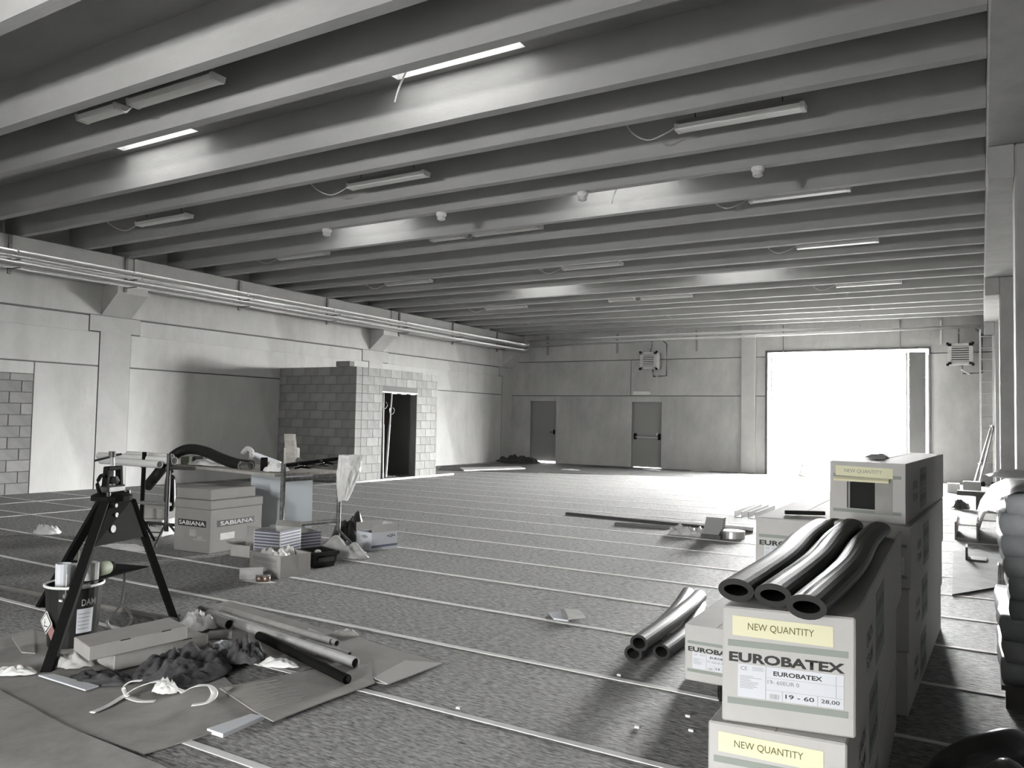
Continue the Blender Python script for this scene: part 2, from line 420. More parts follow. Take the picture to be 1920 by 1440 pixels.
# ---- roof: slab with skylight openings, one rib after another
ribY = [-3.0, -1.85, -1.0, .25, 1.1, 2.3, 3.175, 4.38, 5.23, 6.41, 7.25, 8.38, 9.22, 10.43, 11.33, 12.57, 13.45, 14.62, 15.4, 16.68, 17.55, 18.8, 19.62, 20.9, 21.75, 22.95, 23.8]
SKY = []     # x0,x1,y0,y1
for (gy0, gy1) in ((-1.0, .25), (5.23, 6.41), (9.22, 10.43), (15.4, 16.68), (19.62, 20.9)):
    for xc in (-8.95, -4.35):
        if gy0 > 19: continue
        SKY.append((xc-.75, xc+.75, gy0+.28, gy1-.25))
bm = NB(); ys = sorted(set([YB-.3, YF+.3]+[q for s in SKY for q in s[2:]]))
for a, b in zip(ys[:-1], ys[1:]):
    hs = sorted(s for s in SKY if s[2] <= a+1e-6 and s[3] >= b-1e-6); x = XL-.3
    for s in hs: box(bm, x, s[0], a, b, ZS, ZS+.09); x = s[1]
    box(bm, x, XR+.3, a, b, ZS, ZS+.09)
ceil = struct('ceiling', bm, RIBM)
for i, (x0, x1, y0, y1) in enumerate(SKY):
    w = T('window_%d' % (i+1), 'narrow roof skylight between two ribs', None, ((x0+x1)/2, (y0+y1)/2, ZS+.09), kind='structure')
    bm = NB(); t_ = .05
    for q in ((x0-t_, x0, y0-t_, y1+t_), (x1, x1+t_, y0-t_, y1+t_), (x0, x1, y0-t_, y0), (x0, x1, y1, y1+t_)): box(bm, *q, ZS+.09, ZS+.16)
    P('window_frame', bm, WHITE, w)
    P('pane', bx(x0-.02, x1+.02, y0-.02, y1+.02, ZS+.16, ZS+.17), PANE, w)
    portal(((x0+x1)/2, (y0+y1)/2, ZS+.12), (0, 0, 0), x1-x0, y1-y0)
def rib_mesh(x0, x1, key):
    bm = NB(); prof = [(-.12, ZR), (0, ZR), (.035, ZS+.02), (-.155, ZS+.02)]; n = 14
    R = []
    for k in range(n+1):
        x = x0+(x1-x0)*k/n; R.append([bm.verts.new((x, yy+(random.uniform(-.003, .003) if q < 2 else 0), zz-ZR+(random.uniform(-.003, .003) if q < 2 else 0))) for q, (yy, zz) in enumerate(prof)])
    for k in range(n):
        for q in range(4): bm.faces.new((R[k][q], R[k+1][q], R[k+1][(q+1) % 4], R[k][(q+1) % 4]))
    bm.faces.new(R[0]); bm.faces.new(R[-1][::-1]); bmesh.ops.recalc_face_normals(bm, faces=bm.faces)
    me = bpy.data.meshes.new('rib'); bm.to_mesh(me); bm.free(); me.materials.append(RIBM); return me
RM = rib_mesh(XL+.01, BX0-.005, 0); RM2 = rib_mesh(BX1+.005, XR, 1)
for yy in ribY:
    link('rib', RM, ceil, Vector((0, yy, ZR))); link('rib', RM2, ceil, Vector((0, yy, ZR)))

portal(((GX0+GX1)/2, YF+.32, GZ/2), (radians(-90), 0, 0), GX1-GX0, GZ)
# added unseen window: tilted lamp stands in for light bounced up from the yard
def lamp_window(nm, lab, x0, x1, z0, z1, L_, tilt=0.0, spread=180.0):
    t = T(nm, lab, None, ((x0+x1)/2, YB-.1, z0), kind='structure'); h = (x1-x0)/2
    for i in range(2): P('panel_behind_lamp', bx(x0+.02+h*i, x0+h-.02+h*i, YB-.12, YB-.08, z0+.02, z1-.02), WHITE, t)
    P('window_frame', bx(x0, x1, YB-.2, YB-.13, z0, z1), GREYP, t)
    d = bpy.data.lights.new('bounce_light_lamp', 'AREA'); d.shape = 'RECTANGLE'; d.size = x1-x0-.06; d.size_y = z1-z0-.06; d.spread = radians(spread)
    d.energy = L_*math.pi*d.size*d.size_y; d.color = (1, 1, .99)
    o = bpy.data.objects.new('bounce_light_lamp', d); o.location = ((x0+x1)/2, YB-.02, (z0+z1)/2); o.rotation_euler = (radians(90+tilt), 0, 0); COL.objects.link(o)
lamp_window('window_20', 'added lamp panel high in the wall behind the viewer', FX0, FX1, FZ0, FZ, HIGH_L, 13, 80)
portal(((EX0+EX1)/2, YB-.25, EZ/2), (radians(90), 0, 0), EX1-EX0, EZ)          # narrow open doorway behind the camera

# ================================================================== FIXED SERVICES
# ---- pipes along the left beam and the far wall
PX = -13.8
def pipe(name, pts, r, m, lab, **k): return S(name, tb(smooth_path(pts, 4) if k.pop('sm', False) else pts, r, **k), m, lab, 'pipe', 'heating pipes along the walls', smooth=True)
pipe('heating_pipe', [(PX, YB+.1, 4.10), (PX, 23.95, 4.10), (PX+.12, 24.08, 4.12)], .045, STEELP, 'bright upper pipe running along the left wall beam', seg=12)
pipe('heating_pipe', [(PX-.02, YB+.1, 4.02), (PX-.02, 24.0, 4.02)], .03, ZINC, 'thin metal pipe just under the bright upper pipe on the left beam', seg=10)
pipe('heating_pipe', [(PX, YB+.1, 3.91), (PX, 23.9, 3.91), (PX+.1, 24.05, 3.95)], .042, BRSTEEL, 'grey lower pipe along the left beam, inner one', seg=12)
pipe('heating_pipe', [(PX-.1, YB+.1, 3.88), (PX-.1, 23.9, 3.88)], .04, BRSTEEL, 'grey lower pipe along the left beam, next to the concrete', seg=12)
pipe('heating_pipe', [(-13.7, 24.1, 4.235), (-2.9, 24.1, 4.32)], .04, STEELP, 'upper pipe crossing the far wall above doors and gate', seg=10)
pipe('heating_pipe', [(-13.7, 24.1, 4.085), (0.0, 24.1, 4.2)], .04, STEELP, 'lower pipe crossing the far wall to the right-hand heater', seg=10)
for i, y in enumerate((-2.9, -.8, 1.7, 4.3, 6.96, 9.06, 11.75, 14.46, 17.3, 19.9, 22.5)):
    t = T('pipe_bracket', 'slotted steel bracket holding the pipes on the left beam, number %s from the far corner' % ['eleven', 'ten', 'nine', 'eight', 'seven', 'six', 'five', 'four', 'three', 'two', 'one'][i], 'bracket', (-14.04, y, 3.75), 'pipe brackets on the left beam')
    P('strut', bx(-14.048, -14.01, y-.025, y+.025, 3.76, 4.42), RUSTY, t)
    P('arm', bx(-14.01, -13.7, y-.02, y+.02, 3.83, 3.845), DARKST, t); P('arm', bx(-14.01, -13.7, y-.02, y+.02, 3.965, 3.985), DARKST, t)
    P('pipe_clamp', lt([(.052, -.015), (.052, .015)], (PX, y, 4.10), axis='y', seg=12), ZINC, t)
    P('clamp_screw', lt([(.02, 0), (.02, .03)], (PX+.06, y+.15, 4.0), seg=8), WHITED, t)
for x, n in ((-13.1, 'beside the far left corner'), (-10.46, 'left of the fan heater'), (-7.75, 'between fan heater and far wall column')):
    S('wall_strut', bx(x-.03, x+.03, YF-.05, YF-.001, 3.77, 4.42), GREYP, 'vertical grey steel strut on the far wall %s' % n, 'strut', 'struts on the far wall')
for x, n in ((-5.1, 'above the left half of the gate'), (-1.95, 'above the right half of the gate'), (-.95, 'between gate and right heater')):
    S('wall_strut', bx(x-.02, x+.02, YF-.05, YF-.001, 3.75, 4.42), ZINC, 'thin metal strut on the far wall %s' % n, 'strut', 'struts on the far wall')

def heater(x0, x1, z0, z1, lab):
    t = T('fan_heater', lab, 'heater', ((x0+x1)/2, 24.0, z0), 'fan heaters on the far wall'); y0, y1 = 23.72, 24.02
    P('casing', bevel(bx(x0, x1, y0+.02, y1, z0, z1), .02), WHITED, t)
    P('back_box', bx(x0+.08, x1-.08, y1, YF-.13, z0+.06, z1-.06), GREYP, t)
    fr = NB()
    for a, b, c, d in ((x0, x1, z0, z0+.07), (x0, x1, z1-.07, z1), (x0, x0+.09, z0, z1), (x1-.09, x1, z0, z1)): box(fr, a, b, y0, y0+.02, c, d)
    P('front_frame', fr, WHITED, t)
    for xx in (x0, x1):
        for zz in (z0, z1):
            P('corner_cap', bx(xx-.03, xx+.03, y0-.008, y0+.03, zz-.03, zz+.03), BLACKP, t)
    P('grille_backing', bx(x0+.09, x1-.09, y0+.016, y0+.022, z0+.07, z1-.07), BLACKP, t)
    n = 7; h = (z1-z0-.14)/n
    for i in range(n):
        bm = NB(); zz = z0+.07+h*(i+.5); obox(bm, (x0+.09, y0-.002, zz-h*.36), (x1-x0-.18, 0, 0), (0, .012, h*.5), (0, .006, h*.2)); P('louvre', bm, WHITED, t)
    P('bracket', bx((x0+x1)/2-.03, (x0+x1)/2+.03, YF-.3, YF-.001, z1-.02, z1+.04), DARKST, t)
    P('supply_pipe', tb(smooth_path([(x0+.25, 24.1, z1+.42), (x0+.25, 24.1, z1+.2), (x0+.25, 24.0, z1+.1), (x0+.25, 23.95, z1-.02)], 3), .016, seg=8), DARKST, t)
    P('return_pipe', tb([(x1+.05, 24.1, z1+.4), (x1+.2, 24.1, z1+.28), (x1+.2, 24.1, z0-.2), (x0+.33, 24.05, z0-.22), (x0+.33, 24.0, z0)], .022, seg=8), DARKST, t)
    P('valve', tb([(x0+.3, 24.02, z0-.1), (x0+.5, 24.02, z0-.24)], .025, seg=8), ZINC, t)
heater(-9.39, -8.84, 3.18, 3.72, 'white fan heater with louvres above the push-bar fire door')
heater(-.77, -.19, 3.16, 3.72, 'white fan heater with louvres to the right of the gate')

# ---- hanging lamps
def lamp(L, key):
    t = T('strip_lamp' if key else 'emergency_lamp', 'x', 'lamp', (0, 0, 0))
    bm = NB(); W = .075; prof = [(-W, .05), (-W*.82, .0), (W*.82, .0), (W, .05)]
    def ext(bm, prof, x0, x1):
        a = [bm.verts.new((x0, p[0], p[1])) for p in prof]; b = [bm.verts.new((x1, p[0], p[1])) for p in prof]
        bm.faces.new(a); bm.faces.new(b[::-1]); n = len(prof)
        for q in range(n): bm.faces.new((a[q], b[q], b[(q+1) % n], a[(q+1) % n]))
    ext(bm, prof, -L/2, L/2); P('diffuser', bm, LAMPW, t)
    bm = NB(); ext(bm, [(-W*1.05, .051), (W*1.05, .051), (W*.7, .1), (-W*.7, .1)], -L/2+.004, L/2-.004); P('housing', bm, GREYP, t)
    for s in (-1, 1):
        bm = NB(); ext(bm, [(-W*1.06, .06), (-W*.86, -.004), (W*.86, -.004), (W*1.06, .06)], s*L/2-.012, s*L/2+.03); P('end_cap', bm, WHITE, t)
        P('hanger', tb([(s*L*.35, 0, .1), (s*L*.35, 0, ZS-4.53)], .006, seg=6), DARKST, t)
    pts = smooth_path([(-L/2, 0, .07), (-L/2-.15, 0, .0), (-L/2-.32, -.05, -.05), (-L/2-.45, -.2, .02), (-L/2-.47, -.38, .16)], 4) if key else smooth_path([(L/2, 0, .06), (L/2+.06, 0, -.02), (L/2+.15, 0, -.02), (L/2+.24, 0, .05)], 4)
    P('cable', tb(pts, .007, seg=6), WHITED, t)
    return t
LP = lamp(1.25, 1); EP = lamp(.66, 0)
rows = [('first', 4.70, 0), ('second', 7.86, 0), ('third', 10.88, 0), ('fourth', 14.15, 0), ('fifth', 18.45, 0), ('sixth', 21.7, 0)]
fl = {'L': False, 'E': False}
def put_lamp(kind, x, y, lab):
    pr_ = LP if kind == 'L' else EP
    o = copy_tree(pr_)
    if kind == 'L' and x == -6.65 and y in (4.70, 10.88, 18.45):
        for ch in list(o.children):
            if ch.name.startswith('cable'): bpy.data.objects.remove(ch)
    o.location = (x, y, 4.53); o['label'] = lab; o['group'] = 'strip lamps under the roof' if kind == 'L' else 'short emergency lamps under the roof'
cols = (('left', -11.25), ('middle', -6.65), ('right', -2.1))
for rn, y, _ in rows:
    for cn, x in cols:
        if rn == 'first' and cn != 'middle': continue
        put_lamp('L', x, y, 'long grey-white strip lamp, %s column, %s row from the viewer' % (cn, rn))
    if rn in ('first', 'third', 'fifth'):
        put_lamp('E', -7.82, y, 'short strip lamp beside the middle long lamp, %s row from the viewer' % rn)
for pr_ in (LP, EP):
    for ch in list(pr_.children): bpy.data.objects.remove(ch)
    bpy.data.objects.remove(pr_)
for i, (x, n) in enumerate(((-8.95, 'leftmost of four'), (-6.71, 'second of four from the left'), (-4.45, 'third of four from the left'), (-2.21, 'rightmost of four'))):
    t = T('smoke_detector', 'round white smoke detector under a roof rib, %s' % n, 'detector', (x, 9.16, ZR-.11), 'smoke detectors in a row')
    P('base', lt([(.065, -.05), (.075, -.03), (.075, .0)], (x, 9.16, ZR), seg=16), WHITE, t, smooth=False)
    P('sensor_head', lt([(.035, -.11), (.06, -.095), (.06, -.05)], (x, 9.16, ZR), seg=16), WHITED, t)
for x0, x1, y, lab in ((-4.45, -4.55, 5.522, 'loose white cable hanging from the nearer right skylight'), (-4.05, -4.15, 9.512, 'loose white cable hanging from the middle right skylight')):
    S('hanging_cable', tb(smooth_path([(x0, y, ZS+.2), (x0, y+.02, 4.75), (x1, y, 4.5), (x1-.05, y, 4.36)], 4), .009, seg=6), WHITE, lab, 'cable')

# ================================================================== BLOCK HUT
HX, HY0, HY1, HZ = -12.1, 13.45, 16.55, 2.62
hut = T('block_hut', 'small hut of concrete blocks with a dark doorway against the left wall', 'hut', ((XL+HX)/2, 15, 0))
DY0, DY1, DZ = 14.38, 15.69, 2.06
bm = NB(); e = .006
box(bm, XL+.02, HX-e, HY0+e, HY0+.2-e, 0, HZ-.01); box(bm, XL+.02, HX-e, HY1-.2+e, HY1-e, 0, HZ-.01)
box(bm, HX-.2+e, HX-e, HY0+.2, DY0+.005, 0, HZ-.01); box(bm, HX-.2+e, HX-e, DY1-.005, HY1-.2, 0, HZ-.01); box(bm, HX-.2+e, HX-e, DY0, DY1, DZ+.02, HZ-.01)
core = P('mortar_core', bm, MORTAR, hut)
P('roof_slab', bx(XL+.02, HX-.2, HY0+.2, HY1-.2, 2.45, 2.6), JOINT, hut)
P('lintel', bx(HX-.2, HX+.004, DY0-.02, DY1+.02, DZ, DZ+.03), WHITED, hut)
for nm, (a, b) in {'l': (14.7, 14.9), 'm': (15.05, 15.25), 'r': (15.4, 15.6)}.items(): P('lintel_clip', bx(HX-.05, HX+.012, a, b, DZ-.02, DZ+.012), WHITE, hut)
nC = 13; ch = HZ/nC
for r in range(nC):
    z0 = r*ch; hh = ch-.009
    # face towards the viewer (dark) and hidden rear face: along x
    for fy, th in ((HY0, 1),):
        x = HX; first = True
        while x > XL+.03:
            ln = .195 if first and r % 2 else .395
            ln = min(ln, x-XL-.025)
            if ln > .03: put_block(hut, (x-ln/2, fy+.1, z0+hh/2), ln, .2, hh, pickb())
            x -= ln+.008; first = False
    # lit face along y
    y = HY0+.208 if r % 2 == 0 else HY0; first = True
    if r % 2: y = HY0+.208
    while y < HY1-.01:
        ln = .195 if first and r % 2 == 0 else .395
        ln = min(ln, HY1-y)
        segs = [(y, y+ln)]
        if z0 < DZ-.03:
            out = []
            for a, b in segs:
                if b <= DY0 or a >= DY1: out.append((a, b))
                else:
                    if a < DY0: out.append((a, DY0))
                    if b > DY1: out.append((DY1, b))
            segs = out
        for a, b in segs:
            if b-a > .03: put_block(hut, (HX-.1, (a+b)/2, z0+hh/2), .2, b-a-.0005, hh, pickb())
        y += ln+.008; first = False
S('loose_block', bevel(bx(-12.75, -12.33, 13.47, 13.63, HZ, HZ+.12), .006), BLOCK3, 'single concrete block lying on top of the hut', 'block')
for i, (yb, yt, lab, hz) in enumerate(((14.83, 14.78, 'thin steel prop standing in the hut doorway, left one', 1.75), (14.95, 15.12, 'thin leaning steel prop in the hut doorway, right one', 1.62))):
    t = T('steel_prop', lab, 'prop', (HX-.32, yb, 0), 'props in the hut doorway'); xx = HX-.32
    f = lambda z: yb+(yt-yb)*z/2.4
    P('outer_tube', tb([(xx, f(0), .01), (xx, f(1.3), 1.3)], .028, seg=10), WHITED, t); P('inner_tube', tb([(xx, f(1.3), 1.3), (xx, f(2.4), 2.4)], .02, seg=10), WHITED, t)
    P('foot_plate', bx(xx-.07, xx+.07, yb-.07, yb+.07, 0, .012), RUSTY, t)
    bm = NB(); tube(bm, smooth_path([(xx+.03, f(hz)-.07, hz+.08), (xx+.05, f(hz)-.09, hz-.04), (xx+.05, f(hz)+.02, hz-.06), (xx+.05, f(hz)+.09, hz+.03), (xx+.03, f(hz)+.05, hz+.1)], 3), .008, seg=6); P('handle', bm, ZINC, t)
S('white_pipe', tb([(-11.97, 12.1, .025), (-11.93, 17.1, .025)], .025, seg=10), WHITE, 'long white pipe lying on the floor along the hut', 'pipe', smooth=True)
S('rubble_pile', sheet((HX-.33, 15.15, 0), .12, .3, 0, .05, 5, n=12), MEMB, 'small dark rubble in the hut doorway', 'rubble')

# ---- things along the far wall
S('membrane_strip', flat([G(820, 882)[:2], G(1380, 896)[:2], (-6.4, 24.3), (-13.9, 24.3), (-14.4, 20.0)], 0, .008), MEMB, 'dark membrane laid on the floor along the far wall', 'membrane')
S('dark_heap', sheet((-13.5, 23.2, .01), .85, .45, .2, .3, 3, n=26, fold=1.5), BLACKPL, 'crumpled black plastic heap in the far left corner', 'heap')
S('light_board', flat([G(862, 879)[:2], G(975, 877)[:2], G(985, 880)[:2], G(870, 884)[:2]], .01, .03), WHITED, 'pale board lying on the floor before the dark heap', 'board')
for px, py, n in ((1070, 882, 'left'), (1222, 882, 'middle'), (1312, 884, 'right')):
    p = G(px, py); S('paper_scrap', sheet((p.x, p.y, .008), .3, .14, .1, .04, px, n=8), WHITED, 'small pale scrap on the dark membrane by the far wall, %s of three' % n, 'scrap')
p = G(1508, 893)
S('pale_canister', lt([(.12, 0), (.15, .05), (.15, .22), (.08, .3), (.08, .36)], (p.x, 24.15, 0), seg=14), WHITED, 'pale canister standing in the bright gateway', 'canister', smooth=True)

# ---- ladder by the far right column
t = T('ladder', 'tall metal ladder standing against the far wall at the right', 'ladder', (.1, 24.0, 0))
for x in (-.03, .26): P('rail', bx(x-.02, x+.02, 23.93, 24.0, .06, 4.1), ZINC, t)
for i in range(13): P('rung', tb([(-.02, 23.965, .3+i*.3), (.25, 23.965, .3+i*.3)], .016, seg=8), ZINC, t)
P('foot', bevel(bx(-.08, .06, 23.86, 24.02, 0, .12), .02), BLACKP, t); P('foot', bevel(bx(.2, .31, 23.86, 24.02, 0, .12), .02), BLACKP, t)
t = T('prop_pole', 'pair of slanting metal poles leaning towards the ladder', 'pole', (-.35, 22.0, 0))
a, b = G(1822, 925), Vector((.2, 23.6, 1.55))
P('pole', tb([(a.x, a.y, .02), b], .025, seg=8), ZINC, t); P('pole', tb([(a.x+.1, a.y-.1, .02), b+Vector((.06, 0, 0))], .02, seg=8), ZINC, t)
P('clamp', lt([(.06, -.04), (.06, .04)], b, seg=10), CHROME, t); P('clamp', lt([(.05, -.03), (.05, .03)], a.lerp(b, .42), seg=10), CHROME, t)

# ================================================================== CARTONS OF INSULATION TUBES
HB, LB = .322, 2.15
def carton(fl, fr, z0, lab, yaw_side=None, length=LB, front=True, sticker=True, letters=True, sheet_label=True, side=True, hole=False, h=HB):
    fl, fr = Vector((*fl, z0)), Vector((*fr, z0)); u = (fr-fl); w = u.length; u.normalize()
    s = yaw_side if yaw_side else Vector((-u.y, u.x, 0)); s = Vector(s).normalized()*length
    t = T('insulation_carton', lab, 'box', (fl+fr)/2+s/2, 'cartons of insulation tubes'); up = Z*h; h0 = h-.002
    if not hole:
        bm = NB(); hexa(bm, [fl, fr, fr+s, fl+s], [fl+Z*h0, fr+Z*h0, fr+s+Z*h0, fl+s+Z*h0]); bevel(bm, .005); P('box_body', bm, CARTON, t)
    else:
        bm = NB(); th = .006; sn = s.normalized()
        obox(bm, fl, u*w, s, Z*th); obox(bm, fl+Z*(h0-th), u*w, s, Z*th)
        obox(bm, fl+Z*th, u*th, s, Z*(h0-2*th)); obox(bm, fr-u*th+Z*th, u*th, s, Z*(h0-2*th)); obox(bm, fl+s-sn*th+u*th+Z*th, u*(w-2*th), sn*th, Z*(h0-2*th))
        a0, a1, b0, b1 = .235*w, .62*w, .2*h, .70*h
        for (p, q, r_, v_) in ((th, a0, th, h0-th), (a1, w-th, th, h0-th), (a0, a1, th, b0), (a0, a1, b1, h0-th)): obox(bm, fl+u*p+Z*r_, u*(q-p), sn*th, Z*(v_-r_))
        P('box_body', bm, CARTON, t)
        bm = NB(); obox(bm, fl+u*a0+sn*.02+Z*b0, u*.012, sn*.05, Z*(b1-b0)); P('torn_flap', bm, KRAFTD, t)
        bm = NB(); obox(bm, fl+u*(a1-.004)-sn*.003+Z*(b0-.02), u*.088, sn*.002, Z*(b1-b0+.03)); P('torn_flap', bm, KRAFTD, t)
        bm = NB(); obox(bm, fl+u*(.07*w)-sn*.02+Z*(.7*h), u*(.73*w), -sn*.02-Z*.012, Z*.012); P('torn_flap', bm, STICKER, t)
        bm = NB(); obox(bm, fl+u*(a0-.02)+sn*.035+Z*(b0-.02), u*(a1-a0+.02), sn*.004, Z*(b1-b0+.04)); P('hole_shade_plate', bm, DARKVOID, t)  # dark plate painted as the shade inside the torn hole
        for i in range(0):
            for j in range(2):
                c = fl+u*(.1+.085*i)+sn*.05+Z*(.08+.09*j); bm = NB(); tube(bm, [c, c+sn*.4], .042, seg=12, wall=.018); P('foam_tube', bm, FOAM, t, smooth=True)
    # centre seam of the lid flaps
    bm = NB(); obox(bm, fl+u*(w*.5-.002)+Z*h0, u*.004, s, Z*.0012); P('lid_seam', bm, KRAFTD, t)
    n = u.cross(Z)
    if front:
        o = fl
        for b in (.655, .16) if not hole else (.73, .13):
            plate(t, 'printed_band', o, u, Z, .045*w, b*h, .95*w, (b+.055)*h, BAND, .0006)
        if letters: lettering('EUROBATEX', t, o+u*(w*.49)+Z*(h*.565), u, Z, w*.87, h*.085, INK, bold=.04)
        if sheet_label:
            lw0, lw1, l0, l1 = .125*w, .915*w, .23*h, .51*h; W_, H_ = lw1-lw0, l1-l0
            ls = plate(t, 'label_sheet', o, u, Z, lw0, l0, lw1, l1, PAPER, .0014); q = o+u*lw0+Z*l0+n*.0024
            lettering('EUROBATEX', ls, q+u*(W_*.575)+Z*(H_*.82), u, Z, W_*.46, H_*.14, INK, .025)
            lettering('19- 60EUR 0', ls, q+u*(W_*.44)+Z*(H_*.55), u, Z, W_*.3, H_*.12, INKG, .006)
            lettering('19 - 60', ls, q+u*(W_*.595)+Z*(H_*.17), u, Z, W_*.27, H_*.13, INK, .012)
            lettering('28,00', ls, q+u*(W_*.88)+Z*(H_*.16), u, Z, W_*.17, H_*.13, INK, .008)
            lettering('CE', ls, q+u*(W_*.06)+Z*(H_*.88), u, Z, W_*.065, H_*.12, INKG, .006)
            bm = NB()
            for (a, b, c, d) in ((.27, .275, 0, 1), (.27, 1, .67, .675), (.27, 1, .3, .305), (.43, .434, 0, .3), (.76, .764, 0, .3), (.93, .934, .3, .95)): obox(bm, q+u*(W_*a)+Z*(H_*c), u*(W_*(b-a)), n*.0002, Z*(H_*(d-c)))
            P('ruled_lines', bm, INKG, ls, kind='stuff')
            bm = NB(); rr = random.Random(3)
            for i in range(9): obox(bm, q+u*(W_*.02)+Z*(H_*(.28+.045*i)), u*(W_*rr.uniform(.1, .23)), n*.0002, Z*(H_*.012))
            for i in range(3): obox(bm, q+u*(W_*.14)+Z*(H_*(.84+.045*i)), u*(W_*.11), n*.0002, Z*(H_*.012))
            x = .31
            while x < .4:
                wd = rr.uniform(.003, .008); obox(bm, q+u*(W_*x)+Z*(H_*.04), u*(W_*wd), n*.0002, Z*(H_*.15)); x += wd+rr.uniform(.004, .008)
            P('small_print', bm, INKG, ls, kind='stuff')
        if sticker:
            tl = .01
            bm = NB(); a = .08*w; b = .715*h; obox(bm, o+u*a+Z*(b+.012)+n*.0016, u*(.76*w)-Z*.006, Z*(.17*h), n*.0006); st = P('sticker', bm, STICKER, t)
            if True: lettering('NEW QUANTITY', st, o+u*(a+.37*w)+Z*(b+.009+.088*h)+n*.0024, u-Z*.01, Z, w*.5, h*.07, OLIVE if not hole else INKG, .0)
    if side:
        o = fr; sn = s.normalized(); ln = s.length
        for b in (.10, .48): plate(t, 'printed_panel', o, sn, Z, .3*ln, b*h, .46*ln, (b+.36)*h, BAND, .0006)
        for b in (.10, .48): lettering('EUROBATEX', t, o+sn*(.38*ln)+Z*(h*(b+.18))+u*.0012, sn, Z, .14*ln, h*.12, INK, .02)
        lettering('UNION', t, o+sn*(.19*ln)+Z*(h*.58)+u*.0004, sn, Z, .09*ln, h*.15, INK, .02); lettering('FOAM', t, o+sn*(.19*ln)+Z*(h*.36)+u*.0004, sn, Z, .09*ln, h*.15, INK, .02)
    return t
sd = Vector((-.03, 1, 0))
carton((-.668, 2.25), (-.311, 2.29), 0, 'grey insulation carton at the floor under the front stack', sd)
carton((-.67, 2.245), (-.311, 2.286), HB, 'grey carton with a yellow NEW QUANTITY sticker, second in the front stack', sd, letters=False)
carton((-.637, 2.262), (-.296, 2.33), 2*HB, 'grey EUROBATEX carton with yellow sticker on the front stack, three black tubes on it', Vector((-.026, 1, 0)), length=2.1)
carton((-1.488, 4.51), (-1.116, 4.52), 0, 'single grey EUROBATEX carton on the floor beside the grey foam tubes', Vector((-.02, 1, 0)), sticker=False)
s3 = Vector((-.01, 1, 0))
for i, n in enumerate(('bottom', 'middle', 'top')): carton((-1.1+.004*i, 4.53), (-.732+.004*i, 4.55), i*HB, 'grey carton, %s of the three-high stack behind the black tubes' % n, s3, sticker=False, side=False)
for i, n in enumerate(('bottom', 'second', 'third')): carton((-.72+.012*i, 4.60+.01*i), (-.335+.008*i, 4.58+.01*i), i*HB, 'grey carton, %s from the floor in the tallest stack' % n, Vector((.03, 1, 0)), sticker=False, front=i == 2, letters=False)
carton((-.735, 4.74), (-.352, 4.70), 3*HB, 'grey carton with a torn dark hole in its front, on top of the tallest stack', Vector((.045, 1, 0)), hole=True, letters=False, sheet_label=False)
S('torn_strip', sheet((-.55, 5.3, 4*HB), .06, .13, .3, .03, 11, n=8), KRAFTD, 'small dark torn strip on top of the tallest carton stack', 'scrap')
S('foam_offcut', tb([(-.98, 4.75, 3*HB+.012), (-.78, 4.85, 3*HB+.012)], .012, seg=8), FOAM, 'thin dark offcut on the three-high carton stack', 'offcut')

# black split tubes on the front stack
def foam(name, pts, rx, rz, wall, lab, group, m=FOAM, slit=None, seg=22):
    pts = smooth_path(pts, 6); t = T(name, lab, 'tube', (pts[0].x, pts[0].y, pts[0].z-rz), group)
    P('tube_skin', tb(pts, rx, rz=rz, wall=wall, seg=seg), m, t, smooth=False)
    fr = frames(pts); tt, s, u = fr[0]; bm = NB()                       # cut end ring
    O = [bm.verts.new(pts[0]-tt*.001+s*(cos(2*pi*j/seg)*rx)+u*(sin(2*pi*j/seg)*rz)) for j in range(seg)]
    I = [bm.verts.new(pts[0]-tt*.001+s*(cos(2*pi*j/seg)*(rx-wall))+u*(sin(2*pi*j/seg)*(rz-wall))) for j in range(seg)]
    for j in range(seg): bm.faces.new((O[j], O[(j+1) % seg], I[(j+1) % seg], I[j]))
    P('cut_end', bm, FOAMCUT, t)
    if slit is not None:
        bm = NB(); V = []
        for k, p in enumerate(pts):
            t_, s_, u_ = fr[k]; a = slit+.05*sin(k*.9); w = .03+.03*abs(sin(k*.7+slit))
            V.append([bm.verts.new(p+s_*(cos(q)*(rx+.0015))+u_*(sin(q)*(rz+.0015))) for q in (a-w, a+w)])
        for k in range(len(V)-1): bm.faces.new((V[k][0], V[k][1], V[k+1][1], V[k+1][0]))
        P('slit', bm, DARKVOID, t)
    return t
zt = 3*HB
gt = 'black tubes on the front carton stack'
for (f, r_, lab, sl) in (((1380, 1107), (1541, 975), 'black split foam tube on the front cartons, left of three', 2.1), ((1449, 1117), (1597, 975), 'black split foam tube on the front cartons, middle of three', 1.9), ((1512, 1139), (1648, 981), 'black split foam tube on the front cartons, right of three, torn along its slit', 1.7)):
    a = G(*f, zt+.033); b = G(*r_, zt+.06); a.z = zt+.034; b.z = zt+.034; b.y = min(b.y, 4.52); m1 = a.lerp(b, .35)+Vector((.02, 0, .004)); m2 = a.lerp(b, .7)+Vector((.0, 0, .006))
    foam('foam_tube', [a, m1, m2, b], .052, .033, .017, lab, gt, slit=sl)
